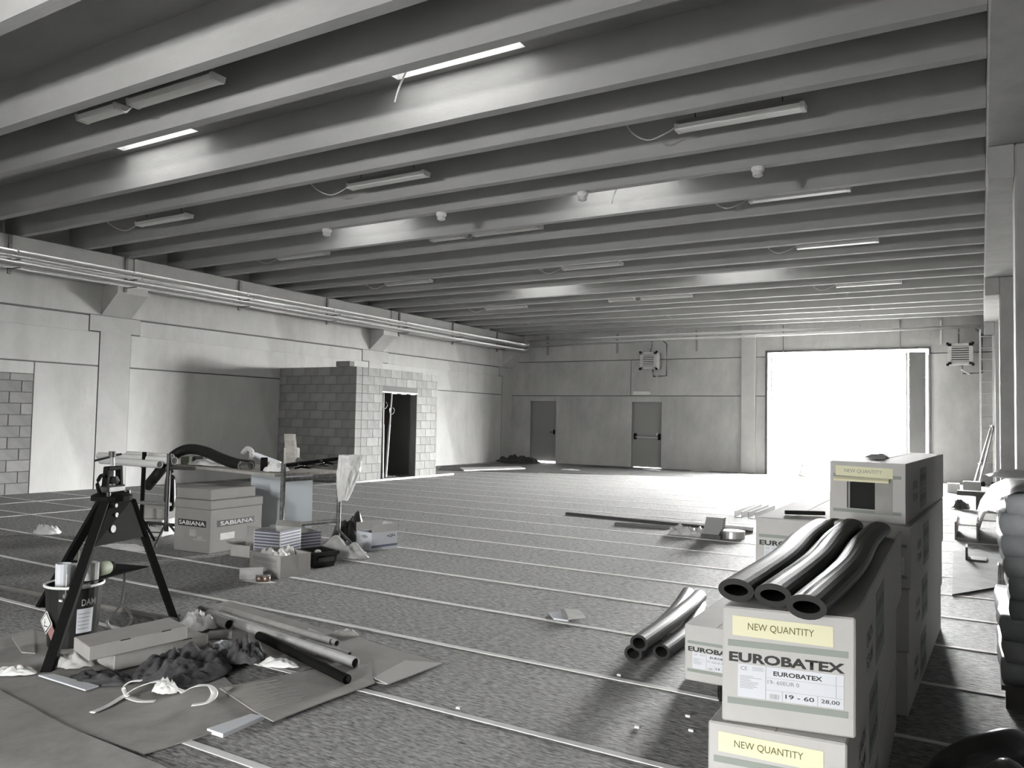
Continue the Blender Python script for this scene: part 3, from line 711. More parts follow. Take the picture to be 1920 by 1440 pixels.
# grey tubes on the floor
gg = 'grey foam tubes on the floor'
for (pts, lab) in (([(1187, 1225, .052), (1235, 1180, .052), (1272, 1140, .052), (1290, 1112, .06)], 'grey foam tube on the floor, leftmost and lowest of three'),
                   ([(1240, 1222, .052), (1285, 1188, .052), (1303, 1160, .052), (1312, 1136, .055)], 'grey foam tube on the floor next to the single carton'),
                   ([(1198, 1206, .155), (1252, 1168, .155), (1290, 1138, .14), (1311, 1118, .11)], 'grey foam tube lying on top of the two others')):
    foam('foam_tube', [G(*q) for q in pts], .056, .05, .017, lab, gg, m=FOAMG)
a = G(1348, 1300, .04)
foam('foam_tube', [a, a+Vector((.3, .15, 0)), a+Vector((.6, .35, 0))], .045, .04, .014, 'black foam tube end sticking out beside the front carton stack', None)

# ================================================================== RIGHT SIDE: WRAPPED PALLET AND LOOSE THINGS
t = T('wrapped_pallet', 'wooden pallet stacked high and wrapped in grey film at the right edge', 'pallet', (.6, 5.6, 0))
for y in (5.02, 5.55, 6.08): P('pallet_block', bx(.1, 1.05, y, y+.1, 0, .1), WOODD, t)
for i in range(5): P('pallet_board', bx(.08+.2*i, .23+.2*i, 5.0, 6.2, .1, .125), WOODD, t)
rr = random.Random(4); z = .127
for i in range(9):
    h = .112; dx = rr.uniform(-.03, .03); bm = NB(); box(bm, .11+dx, 1.02+dx, 5.03+rr.uniform(0, .04), 6.15, z, z+h); bmesh.ops.subdivide_edges(bm, edges=bm.edges, cuts=5, use_grid_fill=True)
    for v in bm.verts:
        k = noise.noise(v.co*5+Vector((i, 0, 0))); f = 1-abs((v.co.z-z-h/2)/(h/2))**2
        v.co.x += (.02*k+.014*f)*(-1 if v.co.x < .5 else 1)*(1 if abs(v.co.x-.56) > .4 else 0); v.co.y -= (.02*k+.014*f) if v.co.y < 5.1 else 0
    P('wrapped_layer', bm, FILM, t, smooth=True); z += h
tp = NB()
prof = [(-.02, 4.93, .95), (.0, 4.95, 1.02), (.06, 4.97, 1.12), (.2, 5.0, 1.19), (.5, 5.0, 1.21), (1.05, 5.0, 1.2)]
R = []
for k in range(13):
    yy = 4.93+k*.105; R.append([tp.verts.new((x+.02*noise.noise(Vector((yy*5, x*4, 0))), yy, zz+.03*noise.noise(Vector((yy*4, x*3, 2))))) for x, _, zz in prof])
for k in range(12):
    for q in range(len(prof)-1): tp.faces.new((R[k][q], R[k][q+1], R[k+1][q+1], R[k+1][q]))
P('cover_sheet', tp, DARKPL, t, smooth=True)
S('film_flap', sheet((.22, 5.3, 1.21), .2, .3, .2, .05, 9, n=14), WHITEBAG, 'bright crumpled film on top of the wrapped pallet', 'film', smooth=True)
bm = NB(); pts = [G(1728, 1352), G(1800, 1346), G(1920, 1340)]
S('black_bag', sheet((.22, 3.62, 0), .46, .62, .1, .30, 21, n=34, fold=.7, minf=.9), BLACKPL, 'large black plastic bag at the bottom right corner', 'bag', smooth=True)
# cable coil in film beside the pallet
p = G(1866, 1112)
t = T('cable_coil', 'loose coil of wire wrapped in film beside the pallet', 'coil', (p.x, p.y, 0))
for i in range(5):
    c = Vector((p.x+.05, p.y, .14)); pts = [c+Vector((.01*i-.02, .14*cos(a*pi/8)*(1-.03*i), .13*sin(a*pi/8))) for a in range(17)]; P('wire_loop', tb(pts, .008, seg=6), CLEAR if i % 2 else ZINC, t)
S('dark_card', flat([G(1788, 1036)[:2], G(1835, 1032)[:2], G(1880, 1045)[:2], G(1890, 1100)[:2], G(1785, 1118)[:2]], .006, .01), MEMB, 'dark flat card on the floor between cartons and pallet', 'card')
p = G(1826, 1052)
bm = NB(); box(bm, p.x-.08, p.x+.12, p.y-.1, p.y+.2, .017, .03); box(bm, p.x-.08, p.x-.06, p.y-.1, p.y+.2, .03, .16); S('angle_bracket', bm, DARKST, 'small dark angle bracket standing on the dark card', 'bracket')
for (q, w, d, h, m, lab, cat) in (((1790, 1012), .27, .9, .24, GREYP, 'low dark steel trunk on the floor right of the cartons', 'trunk'), ((1833, 1012), .5, 1.0, .3, GREYP, 'open steel channel next to the low trunk', 'channel')):
    p = G(*q); t = T('steel_channel', lab, cat, (p.x+w/2, p.y+d/2, 0), 'steel channels on the right')
    bm = NB(); box(bm, p.x, p.x+w, p.y, p.y+d, 0, .03); box(bm, p.x, p.x+.02, p.y, p.y+d, .03, h); box(bm, p.x+w-.02, p.x+w, p.y, p.y+d, .03, h); P('channel_body', bm, m, t)
    P('channel_top', bx(p.x+.02, p.x+w-.02, p.y+.02, p.y+d-.02, h-.05, h-.03), ZINC, t)
p = G(1818, 955); t = T('steel_offcut', 'dark T-shaped steel offcut standing on the floor near the ladder', 'steel', (p.x, p.y, 0)); P('web', bx(p.x+.1, p.x+.3, p.y, p.y+.05, 0, .25), DARKST, t); P('flange', bx(p.x-.2, p.x+.42, p.y-.02, p.y+.3, .25, .33), DARKST, t)
p = G(1800, 955); S('small_tool', sheet((p.x, p.y, 0), .16, .2, .3, .2, 31, n=10), DARKST, 'small dark metal tool on the floor right of the tallest stack', 'tool')
p = G(1790, 925); S('pale_box', bevel(bx(p.x-.15, p.x+.1, p.y, p.y+.3, 0, .22), .01), WHITED, 'small pale box far behind the tallest carton stack', 'box')
p = G(1800, 930); S('grey_box', bevel(bx(p.x+.05, p.x+.4, p.y+.4, p.y+.8, 0, .3), .01), GREYP, 'small grey box beside the small pale box', 'box')

# ---- things on the open floor in the middle
gr = 'steel rails on the floor'
for (q0, q1, w, lab) in (((1060, 965), (1410, 1000), .05, 'long perforated steel rail on the floor, longest of three'), ((1180, 975), (1412, 994), .04, 'steel rail on the floor behind the longest rail'), ((1152, 985), (1255, 992), .06, 'short dark rail on the floor in front of the others')):
    a, b = G(*q0), G(*q1); d = (b-a); n = Vector((-d.y, d.x, 0)).normalized()*w; bm = NB(); obox(bm, a, d, n, Z*.006); obox(bm, a+Z*.006, d, n*.15, Z*.03); obox(bm, a+n*.85+Z*.006, d, n*.15, Z*.03); S('steel_rail', bm, DARKST if w > .04 else ZINC, lab, 'rail', gr)
for (q0, q1, lab) in (((1377, 970), (1415, 955), 'short pale steel channel on the floor left of the cartons, nearer one'), ((1402, 972), (1440, 957), 'short pale steel channel on the floor left of the cartons, farther one')):
    a, b = G(*q0), G(*q1); d = b-a; bm = NB(); n = Vector((.12, 0, 0)); obox(bm, a, d, n, Z*.01); obox(bm, a+Z*.01, d, n*.08, Z*.09); obox(bm, a+n*.92+Z*.01, d, n*.08, Z*.09); S('steel_channel', bm, WHITED, lab, 'channel', 'short channels')
p = G(1330, 1009); t = T('rail_section', 'short upright grey steel section standing among small things on the floor', 'steel', (p.x, p.y, 0))
P('foot', bx(p.x-.1, p.x+.15, p.y-.04, p.y+.25, 0, .05), DARKST, t); bm = NB(); a = [(-.08, .05), (.14, .05), (.19, .15), (.2, .27), (-.02, .27), (-.05, .14)]
l = [bm.verts.new((p.x+x-.02, p.y+.0, z)) for x, z in a]; l2 = [bm.verts.new((p.x+x-.02, p.y+.12, z)) for x, z in a]; bm.faces.new(l); bm.faces.new(l2[::-1])
for i in range(6): bm.faces.new((l[i], l2[i], l2[(i+1) % 6], l[(i+1) % 6]))
P('web', bm, GREYP, t)
p = G(1367, 1012); t = T('metal_tin', 'low round metal tin with pale lid on the floor', 'tin', (p.x, p.y+.14, 0))
P('tin_body', lt([(.15, 0), (.155, .01), (.155, .09)], (p.x, p.y+.16, 0), seg=24), ZINC, t, smooth=False); P('lid', lt([(.16, .09), (.16, .1), (.14, .104)], (p.x, p.y+.16, 0), seg=24), WHITED, t)
p = G(1285, 1005); S('clear_bag', sheet((p.x, p.y+.1, 0), .24, .16, .2, .14, 13, n=18, fold=2.2), CLEAR, 'crumpled clear plastic bag beside the upright steel section', 'bag')
p = G(1063, 1161); t = T('flattened_packet', 'small flattened paper packet alone on the open floor', 'packet', (p.x, p.y, 0))
a = [G(1030, 1153), G(1058, 1149), G(1066, 1167), G(1038, 1163)]; P('packet_half', flat([q[:2] for q in a], .005, .012), PAPER, t)
a = [G(1058, 1148), G(1083, 1149), G(1098, 1163), G(1066, 1167)]; P('packet_half', flat([q[:2] for q in a], .018, .01), WHITED, t); a = [G(1050, 1150), G(1058, 1149), G(1066, 1166), G(1058, 1165)]; P('print_stripe', flat([q[:2] for q in a], .03, .001), INKG, t)
for (px, py, lb) in ((860, 1329, 'left of centre at the bottom, far from the cartons'), (1290, 1344, 'beside the front carton stack, upper of two'), (1296, 1371, 'beside the front carton stack, lower of two'), (1161, 1267, 'just in front of the grey foam tubes'), (1195, 1365, 'halfway between cardboard sheets and front cartons')):
    p = G(px, py); S('paper_crumb', bx(p.x-.012, p.x+.012, p.y-.008, p.y+.008, 0, .01), WHITE, 'tiny white crumb on the floor ' + lb, 'crumb', 'white crumbs on the floor')
p = G(75, 1003); S('crumpled_paper', sheet((p.x, p.y+.08, 0), .17, .13, .1, .14, 17, n=14), WHITE, 'white crumpled plastic on the floor left of the tripod', 'litter', smooth=True)

# ================================================================== TRIPOD PIPE VISE
FA, FB, FC, HH = Vector((-4.55, 2.57, 0)), Vector((-4.96, 3.66, 0)), Vector((-6.09, 3.37, 0)), Vector((-5.1, 3.26, 0))
t = T('pipe_vise', 'black tripod pipe vise standing beside the bucket', 'vise', HH)
tops = []
for f_, in ((FA,), (FB,), (FC,)):
    d = (f_-HH).normalized(); top = HH+d*.10+Z*.88; tops.append(top)
    ax = (f_-top); sidev = Vector((-d.y, d.x, 0))*.058; thk = d*.045
    bm = NB(); obox(bm, f_-sidev/2, sidev, thk, top-f_); P('leg', bm, BLACKP, t)
    P('foot', bevel(bx(f_.x-.03, f_.x+.03, f_.y-.03, f_.y+.03, 0, .012), .003), BLACKP, t)
dAB = (FB-FA).normalized(); nrm = dAB.cross(Z)            # towards the viewer's right
if nrm.x < 0: nrm = -nrm
# skirt plate with holes between the two front legs
def at_leg(f_, top, z): return f_.lerp(top, z/.88)
lA, lB = lambda z: at_leg(FA, tops[0], z), lambda z: at_leg(FB, tops[1], z)
bm = NB(); a = [lA(.62)-dAB*.02, lB(.62)+dAB*.02, lB(.88)+dAB*.0, lA(.88)-dAB*.0]
hexa(bm, [p+nrm*.03 for p in a], [p+nrm*.036 for p in a]); P('skirt_plate', bm, BLACKP, t)
c0 = (a[0]+a[1]+a[2]+a[3])/4+nrm*.0375; upP = ((a[2]+a[3])/2-(a[0]+a[1])/2).normalized()
def disc(c, r, m, nm, hub=False):
    bm = NB(); n_ = dAB.cross(upP).normalized()
    if n_.dot(nrm) < 0: n_ = -n_
    vs = [bm.verts.new(c+dAB*(r*cos(q*pi/8))+upP*(r*sin(q*pi/8))) for q in range(16)]; bm.faces.new(vs); vs2 = [bm.verts.new(v.co+n_*.003) for v in vs]
    bm.faces.new(vs2[::-1]); [bm.faces.new((vs[q], vs[(q+1) % 16], vs2[(q+1) % 16], vs2[q])) for q in range(16)]; P(nm, bm, m, t)
for (x, y_, r, m) in ((-.09, -.045, .025, DARKST), (.085, -.03, .03, WHITED), (-.055, .045, .016, WHITED), (0, .06, .013, DARKVOID), (.055, .045, .016, DARKVOID), (.07, .11, .014, DARKST), (-.06, .11, .014, DARKST)): disc(c0+dAB*x+upP*y_, r, m, 'plate_hole')
hb = HH+Z*.88
bm = NB(); lathe(bm, [(.13, 0), (.13, .03), (.09, .05)], hb, seg=16); P('head_base', bm, BLACKP, t)
bm = NB(); obox(bm, hb+Z*.05-dAB*.09-nrm*.04, dAB*.18, nrm*.08, Z*.05); bevel(bm, .01); P('lower_jaw', bm, DARKST, t)
for s_ in (-1, 1):
    bm = NB(); obox(bm, hb+Z*.06+dAB*(s_*.075-.012)-nrm*.02, dAB*.024, nrm*.04, Z*.15-dAB*s_*.015); P('yoke_post', bm, BLACKP, t)
bm = NB(); obox(bm, hb+Z*.2-dAB*.075-nrm*.024, dAB*.15, nrm*.048, Z*.03); bevel(bm, .008); P('yoke_bridge', bm, BLACKP, t)
P('screw', tb([hb+Z*.1, hb+Z*.3-dAB*.015], .014, seg=10), ZINC, t); P('screw_head', lt([(.022, 0), (.022, .04)], hb+Z*.29-dAB*.015, seg=12), DARKST, t)
P('screw_handle', tb([hb+Z*.27-dAB*.12-nrm*.05, hb+Z*.31+dAB*.05+nrm*.02], .008, seg=8), DARKST, t)
P('upper_jaw', lt([(.035, 0), (.045, .02), (.03, .05)], hb+Z*.11, seg=12), DARKST, t)
P('latch', tb(smooth_path([hb+Z*.05-dAB*.12, hb+Z*.12-dAB*.15, hb+Z*.17-dAB*.12, hb+Z*.17-dAB*.09], 3), .012, seg=8), BLACKP, t)
for s_ in (-1, 1): P('bolt', lt([(.014, 0), (.014, .03)], hb+Z*.03+dAB*s_*.1+nrm*.05, seg=8), DARKST, t)
# triangular tray between the legs
zt_ = .40; tr = [at_leg(FA, tops[0], zt_), at_leg(FB, tops[1], zt_), at_leg(FC, tops[2], zt_)]
bm = NB(); cen = (tr[0]+tr[1]+tr[2])/3; tri = [cen+(p-cen)*.93 for p in tr]
va = [bm.verts.new(p) for p in tri]; vb = [bm.verts.new(p+Z*.006) for p in tri]; bm.faces.new(va); bm.faces.new(vb[::-1]); [bm.faces.new((va[i], va[(i+1) % 3], vb[(i+1) % 3], vb[i])) for i in range(3)]
P('tray', bm, BLACKP, t)
c = cen+Vector((.2, -.12, .007)); gt_ = T('green_can', 'pale green spray can lying on the tripod tray', 'can', c)
P('can_body', tb([c+Z*.045-dAB*.1, c+Z*.045+dAB*.06], .045, seg=14), GREEN, gt_, smooth=True); P('can_neck', tb([c+Z*.045+dAB*.062, c+Z*.045+dAB*.1], .034, seg=14), BLACKP, gt_)
pt = [cen+Vector((.12, .1, -.01)), cen+Vector((.12, .1, -.12)), cen+Vector((.10, .09, -.24)), cen+Vector((.06, .03, -.33)), cen+Vector((.10, .06, -.40)), cen+Vector((.16, .14, -.34)), cen+Vector((.13, .11, -.24))]
S('cable_loop', tb(smooth_path(pt, 5), .009, seg=6), CLEAR, 'pale clear hose loop hanging from the tripod tray', 'hose')

# ---- bucket
c = Vector((-4.97, 2.95, 0)); t = T('paint_bucket', 'black metal bucket with white rim and hazard label, tools sticking out', 'bucket', c)
bm = NB(); lathe(bm, [(.138, 0), (.14, .01), (.152, .2), (.162, .385), (.152, .385), (.142, .2), (.13, .02), (.05, .02)], c, seg=28); P('bucket_body', bm, BLACKPL, t, smooth=False)
bm = NB(); tube(bm, [c+Vector((.166*cos(a*pi/14), .166*sin(a*pi/14), .385)) for a in range(29)], .009, seg=8, cap=False); P('rim', bm, WHITE, t, smooth=True)
tow = Vector((.72, -.69, 0)); sid = Vector((.69, .72, 0))
def on_bucket(a, z): d = (tow*cos(a)+sid*sin(a)); r = .14+.022*z/.385; return c+d*(r+.002)+Z*z
def wrap(nm, a0, a1, z0, z1, m, n=8, extra=0):
    bm = NB(); L_ = [[bm.verts.new(on_bucket(a0+(a1-a0)*i/n, z)+((on_bucket(a0+(a1-a0)*i/n, z)-c)*Vector((1, 1, 0))).normalized()*e_ if False else on_bucket(a0+(a1-a0)*i/n, z)+Vector((on_bucket(a0+(a1-a0)*i/n, z).x-c.x, on_bucket(a0+(a1-a0)*i/n, z).y-c.y, 0)).normalized()*extra) for z in (z0, z1)] for i in range(n+1)]
    for i in range(n): bm.faces.new((L_[i][0], L_[i+1][0], L_[i+1][1], L_[i][1]))
    return P(nm, bm, m, t)
lab_ = wrap('paper_label', .35, 1.0, .10, .25, PAPER); lettering('DAM', t, on_bucket(.78, .29)+sid*.0+tow*.004, (sid*cos(.78)-tow*sin(.78)), Z, .09, .04, WHITED, .01)
for i in range(5): wrap('print_line', .4, .85, .125+.023*i, .129+.023*i, INKG, extra=.002)
dc, du = on_bucket(-.85, .17)+Vector((0, 0, 0)), (sid*cos(-.85)-tow*sin(-.85)); dn = du.cross(Z)
def diamond(nm, r, m, lift):
    bm = NB(); ps = [dc+dn*lift+du*r, dc+dn*lift+Z*r, dc+dn*lift-du*r, dc+dn*lift-Z*r]; hexa(bm, ps, [p+dn*.001 for p in ps]); return P(nm, bm, m, t)
diamond('hazard_label', .072, WHITE, .012); diamond('hazard_border', .063, INK, .0135); diamond('hazard_field', .054, WHITE, .015)
bm = NB(); q = dc+dn*.0165; obox(bm, q-du*.02-Z*.025, du*.045, dn*.0008, Z*.006); obox(bm, q-du*.012-Z*.018, du*.004, dn*.0008, Z*.04); obox(bm, q-du*.02-Z*.0, du*.02, dn*.0008, Z*.003); P('hazard_symbol', bm, INK, t)
dcr = dc+du*.055-Z*.05; bm = NB(); ps = [dcr+dn*.008+du*.05, dcr+dn*.008+Z*.05, dcr+dn*.008-du*.05, dcr+dn*.008-Z*.05]; hexa(bm, ps, [p+dn*.001 for p in ps]); P('red_label', bm, RED, t)
P('handle_lug', lt([(.012, -.012), (.012, .012)], on_bucket(-.05, .34)+tow*.008, seg=10, axis='y'), ZINC, t); P('handle', tb([on_bucket(-.05, .34)+tow*.01, on_bucket(-.05, .47)+tow*.0], .003, seg=6), ZINC, t)
P('badge', bx(*(lambda q: (q.x-.02, q.x+.02, q.y-.004, q.y+.004, q.z-.006, q.z+.006))(on_bucket(-.25, .31))), WHITE, t)
for i, (dx, dy, r, h, m, lab) in enumerate(((-.03, -.06, .045, .52, PAPER, 'white paper sleeve in the bucket, nearest one'), (-.075, .02, .04, .50, WHITED, 'white cup with a blue mark in the bucket'), (.06, .06, .055, .52, CLEAR, 'translucent plastic cup in the bucket'))):
    q = c+Vector((dx, dy, .025)); u_ = T('bucket_cup', lab, 'cup', q, 'cups in the bucket'); P('cup_wall', lt([(r*.8, 0), (r, h-.03), (r*.9, h-.03), (r*.7, .01)], q, seg=14), m, u_)
    if i == 1: P('blue_mark', bx(q.x-.03, q.x+.0, q.y-r-.004, q.y-r+.004, .43, .49), BLUE, u_)
for dx, lab in ((0, 'thin brush handle sticking out of the bucket, left of two'), (.03, 'thin brush handle sticking out of the bucket, right of two')):
    q = c+Vector((-.02+dx, .0+dx, .03)); S('brush_handle', tb([q, q+Vector((.02, .03, .56))], .011, seg=8), WOODD, lab, 'brush', 'brush handles')

# ---- flat cartons by the tripod
def flat_carton(a, b, dep, h, lab, m, tilt=0.0, slots=True):
    a, b = Vector(a), Vector(b); u = b-a; n = Vector((-u.y, u.x, 0)).normalized()*dep; up = Z*h
    t = T('flat_carton', lab, 'box', (a+b)/2+n/2, 'flat brown cartons by the tripod'); bm = NB(); hexa(bm, [a, b, b+n, a+n], [a+up, b+up, b+n+up, a+n+up]); bevel(bm, .004); P('box_body', bm, m, t)
    if slots:
        un = u.normalized(); nn = n.normalized()
        for f_ in (.3, .72): bm = NB(); obox(bm, a+u*f_+up*.96-nn*.0012, u*.1, Z*.006, nn*.001); P('slot', bm, DARKVOID, t)
    bm = NB(); obox(bm, a+up+n*.5, u, n.normalized()*.002, Z*.0008); P('lid_seam', bm, KRAFTD, t)
p0, p1 = G(213, 1266), G(388, 1226)
flat_carton(p0+Z*.022, p1+Z*.022, .3, .095, 'dark brown flat carton under the tilted carton, by the tripod', KRAFTD)
q0, q1 = G(166, 1240, .125), G(351, 1198, .15)
flat_carton(q0, q1, .27, .075, 'pale brown flat carton lying tilted on another carton, by the tripod', KRAFT)

# ---- cardboard sheets on the floor
gs = 'cardboard sheets on the floor'
def card(px, z, lab, m, curl=0, th=.006):
    return S('cardboard_sheet', flat([G(*q, z)[:2] for q in px], z, th, curl), m, lab, 'cardboard', gs)
card([(340, 1150), (430, 1128), (640, 1190), (690, 1215), (560, 1262), (400, 1230), (330, 1195)], .001, 'stained cardboard sheet under the steel pipes', KRAFTD)
card([(-60, 1215), (60, 1180), (200, 1230), (420, 1270), (488, 1338), (395, 1376), (270, 1416), (130, 1366), (-80, 1290)], .004, 'large stained cardboard sheet under the rags', KRAFTD)
card([(-140, 1290), (0, 1296), (125, 1364), (310, 1440), (360, 1466), (-140, 1560)], .012, 'plain cardboard sheet in the bottom left corner', KRAFTD)
card([(560, 1196), (640, 1182), (705, 1208), (830, 1244), (724, 1284), (640, 1268)], .008, 'pale cardboard sheet at the right end of the pipes', KRAFT)
card([(412, 1292), (560, 1262), (690, 1240), (703, 1282), (610, 1316), (512, 1354), (478, 1336)], .016, 'ribbed cardboard sheet in front of the pipes', KRAFTD)
card([(700, 1272), (760, 1240), (831, 1245), (727, 1284)], .018, 'light folded cardboard corner at the far right of the sheets', CARTON)
rc = [o for o in COL.objects if o.get('label') == 'ribbed cardboard sheet in front of the pipes'][0]
for i in range(22):
    f_ = i/22; a = G(420, 1291, .022).lerp(G(487, 1334, .022), f_); b = G(520, 1273, .022).lerp(G(590, 1308, .022), f_); b = a.lerp(b, .75+.25*sin(i*2.1)); d = b-a; n = Vector((-d.y, d.x, 0)).normalized()*.0035; bm = NB(); obox(bm, a, d, n, Z*.0022); P('corrugation', bm, KRAFTD, rc)
bm = NB(); pts = [G(388, 1374), G(470, 1346), G(496, 1349), G(418, 1384)]
S('folded_paper', flat([q[:2] for q in pts], .0, .02), PAPER, 'white folded paper peeping out under the cardboard sheets', 'paper')
p = G(30, 1190); S('cardboard_scrap', flat([G(22, 1200)[:2], G(62, 1188)[:2], G(66, 1230)[:2], G(40, 1228)[:2]], .012, .006), KRAFT, 'small cardboard scrap left of the bucket', 'cardboard')

# ---- pipes on the cardboard
gp = 'steel pipes on the cardboard'
def gpipe(q0, q1, r, m, lab, z=None, wall=True):
    z = z if z is not None else .02+r; a, b = G(*q0, z), G(*q1, z); t = T('steel_pipe', lab, 'pipe', ((a+b)/2).xy.to_3d()+Z*(z-r), gp)
    P('pipe_tube', tb([a, b], r, seg=16, wall=r*.14), m, t, smooth=False); d = (b-a).normalized()
    P('pipe_bore', tb([b-d*.05, b-d*.012], r*.84, seg=12), DARKVOID, t); return t
gpipe((392, 1151), (667, 1243), .031, BRSTEEL, 'longest and thickest pale steel pipe on the cardboard')
gpipe((414, 1141), (622, 1203), .022, BRSTEEL, 'long pale steel pipe just behind the thickest pipe')
gpipe((485, 1192), (651, 1274), .027, BLACKP, 'black steel pipe nearest the viewer on the cardboard')
gpipe((516, 1197), (598, 1226), .018, BRSTEEL, 'short thin pale pipe between the black and the thickest pipe')
gpipe((575, 1201), (656, 1226), .013, BRSTEEL, 'thin pale pipe behind the end of the thickest pipe')
gpipe((579, 1184), (632, 1206), .02, BRSTEEL, 'short pale pipe at the back of the pile')
gpipe((400, 1160), (430, 1171), .034, GREYP, 'short thick grey pipe stub at the left end of the pile')
t = gpipe((372, 1160), (386, 1158), .026, BLACKP, 'very short black pipe nipple beside the stub')
gpipe((392, 1192), (436, 1190), .03, KRAFTD, 'short brown tube offcut between carton and black pipe', z=.05)
a, b = G(381, 1146, .03), G(393, 1150, .03); S('pipe_collar', tb([a-Vector((.03, 0, 0)), b], .038, seg=14, wall=.008), CHROME, 'bright metal collar on the left end of the longest pipe', 'fitting')
S('dark_batten', tb([G(-40, 1092, .02), G(330, 1164, .02)], .022, seg=6), WOODD, 'long dark batten on the floor behind bucket and tripod', 'batten')

# ---- rags, straps, film
p = G(355, 1262); S('rag_heap', sheet((p.x-.02, p.y, .012), .26, .34, .5, .12, 41, n=44, fold=3.2, thick=.006), RAG, 'heap of dark blue-grey rags in front of the flat cartons', 'rag', smooth=True)
p = G(455, 1245); S('rag', sheet((p.x, p.y, .02), .14, .12, .2, .13, 47, n=24, fold=3.0), RAG, 'dark crumpled rag standing up beside the black pipe', 'rag', smooth=True)
p = G(190, 1280); S('rag', sheet((p.x, p.y, .012), .2, .1, .3, .05, 49, n=20, fold=3.0), RAG, 'dark rag beside the tripod foot', 'rag', smooth=True)
def strap(px, lab, w=.018):
    pts = smooth_path([G(x, y_, z) for x, y_, z in px], 5); bm = NB(); tube(bm, pts, w, rz=.003, seg=8); S('white_strap', bm, WHITE, lab, 'strap', 'white straps on the rags', smooth=True)
strap([(172, 1336, .02), (205, 1322, .02), (235, 1303, .03), (262, 1287, .08), (300, 1277, .12), (330, 1290, .06), (345, 1298, .04)], 'long white strap curving over the front of the rags')
strap([(345, 1298, .04), (368, 1286, .09), (392, 1286, .08), (402, 1300, .05), (390, 1316, .03), (360, 1322, .02)], 'white strap looping at the right side of the rags')
strap([(240, 1306, .03), (232, 1290, .05), (245, 1278, .09), (265, 1276, .1)], 'short white strap loop at the left side of the rags', .012)
strap([(240, 1307, .02), (262, 1314, .02), (290, 1314, .02)], 'short white strap lying below the rags', .02)
p = G(310, 1305); S('white_cloth', sheet((p.x, p.y, .02), .07, .05, .4, .07, 51, n=14, fold=3), WHITE, 'small white crumpled cloth on the front of the rags', 'cloth', smooth=True)
p = G(523, 1257); S('white_cloth', sheet((p.x, p.y, .025), .12, .05, .4, .05, 53, n=14, fold=3), WHITE, 'small white crumpled cloth between the rags and the black pipe', 'cloth', smooth=True)
p = G(28, 1268); S('white_cloth', sheet((p.x, p.y, .012), .12, .05, .6, .05, 57, n=14, fold=3), WHITE, 'white crumpled plastic at the left edge near the tripod foot', 'litter', smooth=True)
p = G(130, 1275); S('paper_strip', flat([G(72, 1268, .02)[:2], G(100, 1266, .02)[:2], G(185, 1288, .02)[:2], G(160, 1296, .02)[:2]], .02, .008), PAPER, 'white paper strip lying below the tripod foot', 'paper')
p = G(140, 1252); S('clear_film', sheet((p.x-.02, p.y, .012), .14, .09, .2, .09, 59, n=18, fold=2.5), CLEAR, 'cloudy plastic film beside the tripod foot', 'film', smooth=True)
p = G(368, 1182); S('white_film', sheet((p.x, p.y, .01), .14, .12, .3, .12, 61, n=18, fold=3), WHITEBAG, 'white torn wrapping at the right end of the flat cartons', 'film', smooth=True)
p = G(425, 1232); S('paper_scrap', sheet((p.x-.15, p.y+.1, .012), .08, .05, .3, .05, 63, n=10, fold=3), PAPER, 'white paper scrap behind the rag heap', 'scrap')
p = G(648, 1194); S('film_scrap', sheet((p.x, p.y, .01), .1, .05, .3, .05, 65, n=10, fold=3), KRAFT, 'light brown scrap behind the short pipes', 'scrap')

# ================================================================== WORK TABLE GROUP
ZT = .86
LF, RF, RB = G(322, 870, ZT), G(515, 889, ZT), G(637, 882, ZT); LBk = LF+(RB-RF)*.8
t = T('work_table', 'wooden work board on trestles loaded with tools and pipes', 'table', (LF+RB)/2-Z*ZT)
n_ = 4
for i in range(n_):
    a = LF.lerp(LBk, i/n_+.004); b = RF.lerp(RB, i/n_+.004); c_ = RF.lerp(RB, (i+1)/n_); d = LF.lerp(LBk, (i+1)/n_)
    bm = NB(); hexa(bm, [q-Z*.03 for q in (a, b, c_, d)], [a, b, c_, d]); P('plank', bm, WOOD, t)
R1, R2 = Vector((-6.31, 5.93, 0)), Vector((-6.27, 6.74, 0))
t = T('trestle', 'paint-spattered steel trestle at the right end of the work table', 'trestle', (R1+R2)/2)
for i, q in enumerate((R1, R2)):
    top = .97 if i == 0 else 1.04
    P('post', tb([q+Z*.12, q+Z*top], .026, seg=10), RUSTY, t)
    for k in range(3): a_ = 2*pi*k/3+.4; P('foot', tb([q+Z*.2, q+Vector((.2*cos(a_), .2*sin(a_), .015))], .014, seg=8), RUSTY, t)
P('top_rail', tb([R1+Z*.95, R2+Z*1.0], .02, seg=8), BLACKP, t); P('mid_rail', tb([R1+Z*.80, R2+Z*.80], .022, seg=8), RUSTY, t); P('low_rail', tb([R1+Z*.32, R2+Z*.30], .022, seg=8), RUSTY, t)
SA, SB = Vector((-8.36, 5.72, 0)), Vector((-7.88, 5.70, 0))
for q, lab, m in ((SA, 'dark steel pipe stand at the left of the table, outer one', BLACKP), (SB, 'dark steel pipe stand at the left of the table beside the SABIANA carton', DARKST)):
    t = T('pipe_stand', lab, 'stand', q, 'pipe stands'); P('post', tb([q+Z*.15, q+Z*1.02], .025, seg=10), m, t)
    for k in range(3): a_ = 2*pi*k/3+(.2 if q is SA else .9); P('foot', tb([q+Z*.26, q+Vector((.2*cos(a_), .2*sin(a_), .012))], .014, seg=8), m, t)
    P('arm', tb([q+Z*.86, q+Vector((.3, .12, .86))], .018, seg=8), m, t); P('collar', lt([(.035, -.02), (.035, .02)], q+Z*.86, seg=10), m, t)
P_ = lambda px, py, y_: GY(px, py, y_)
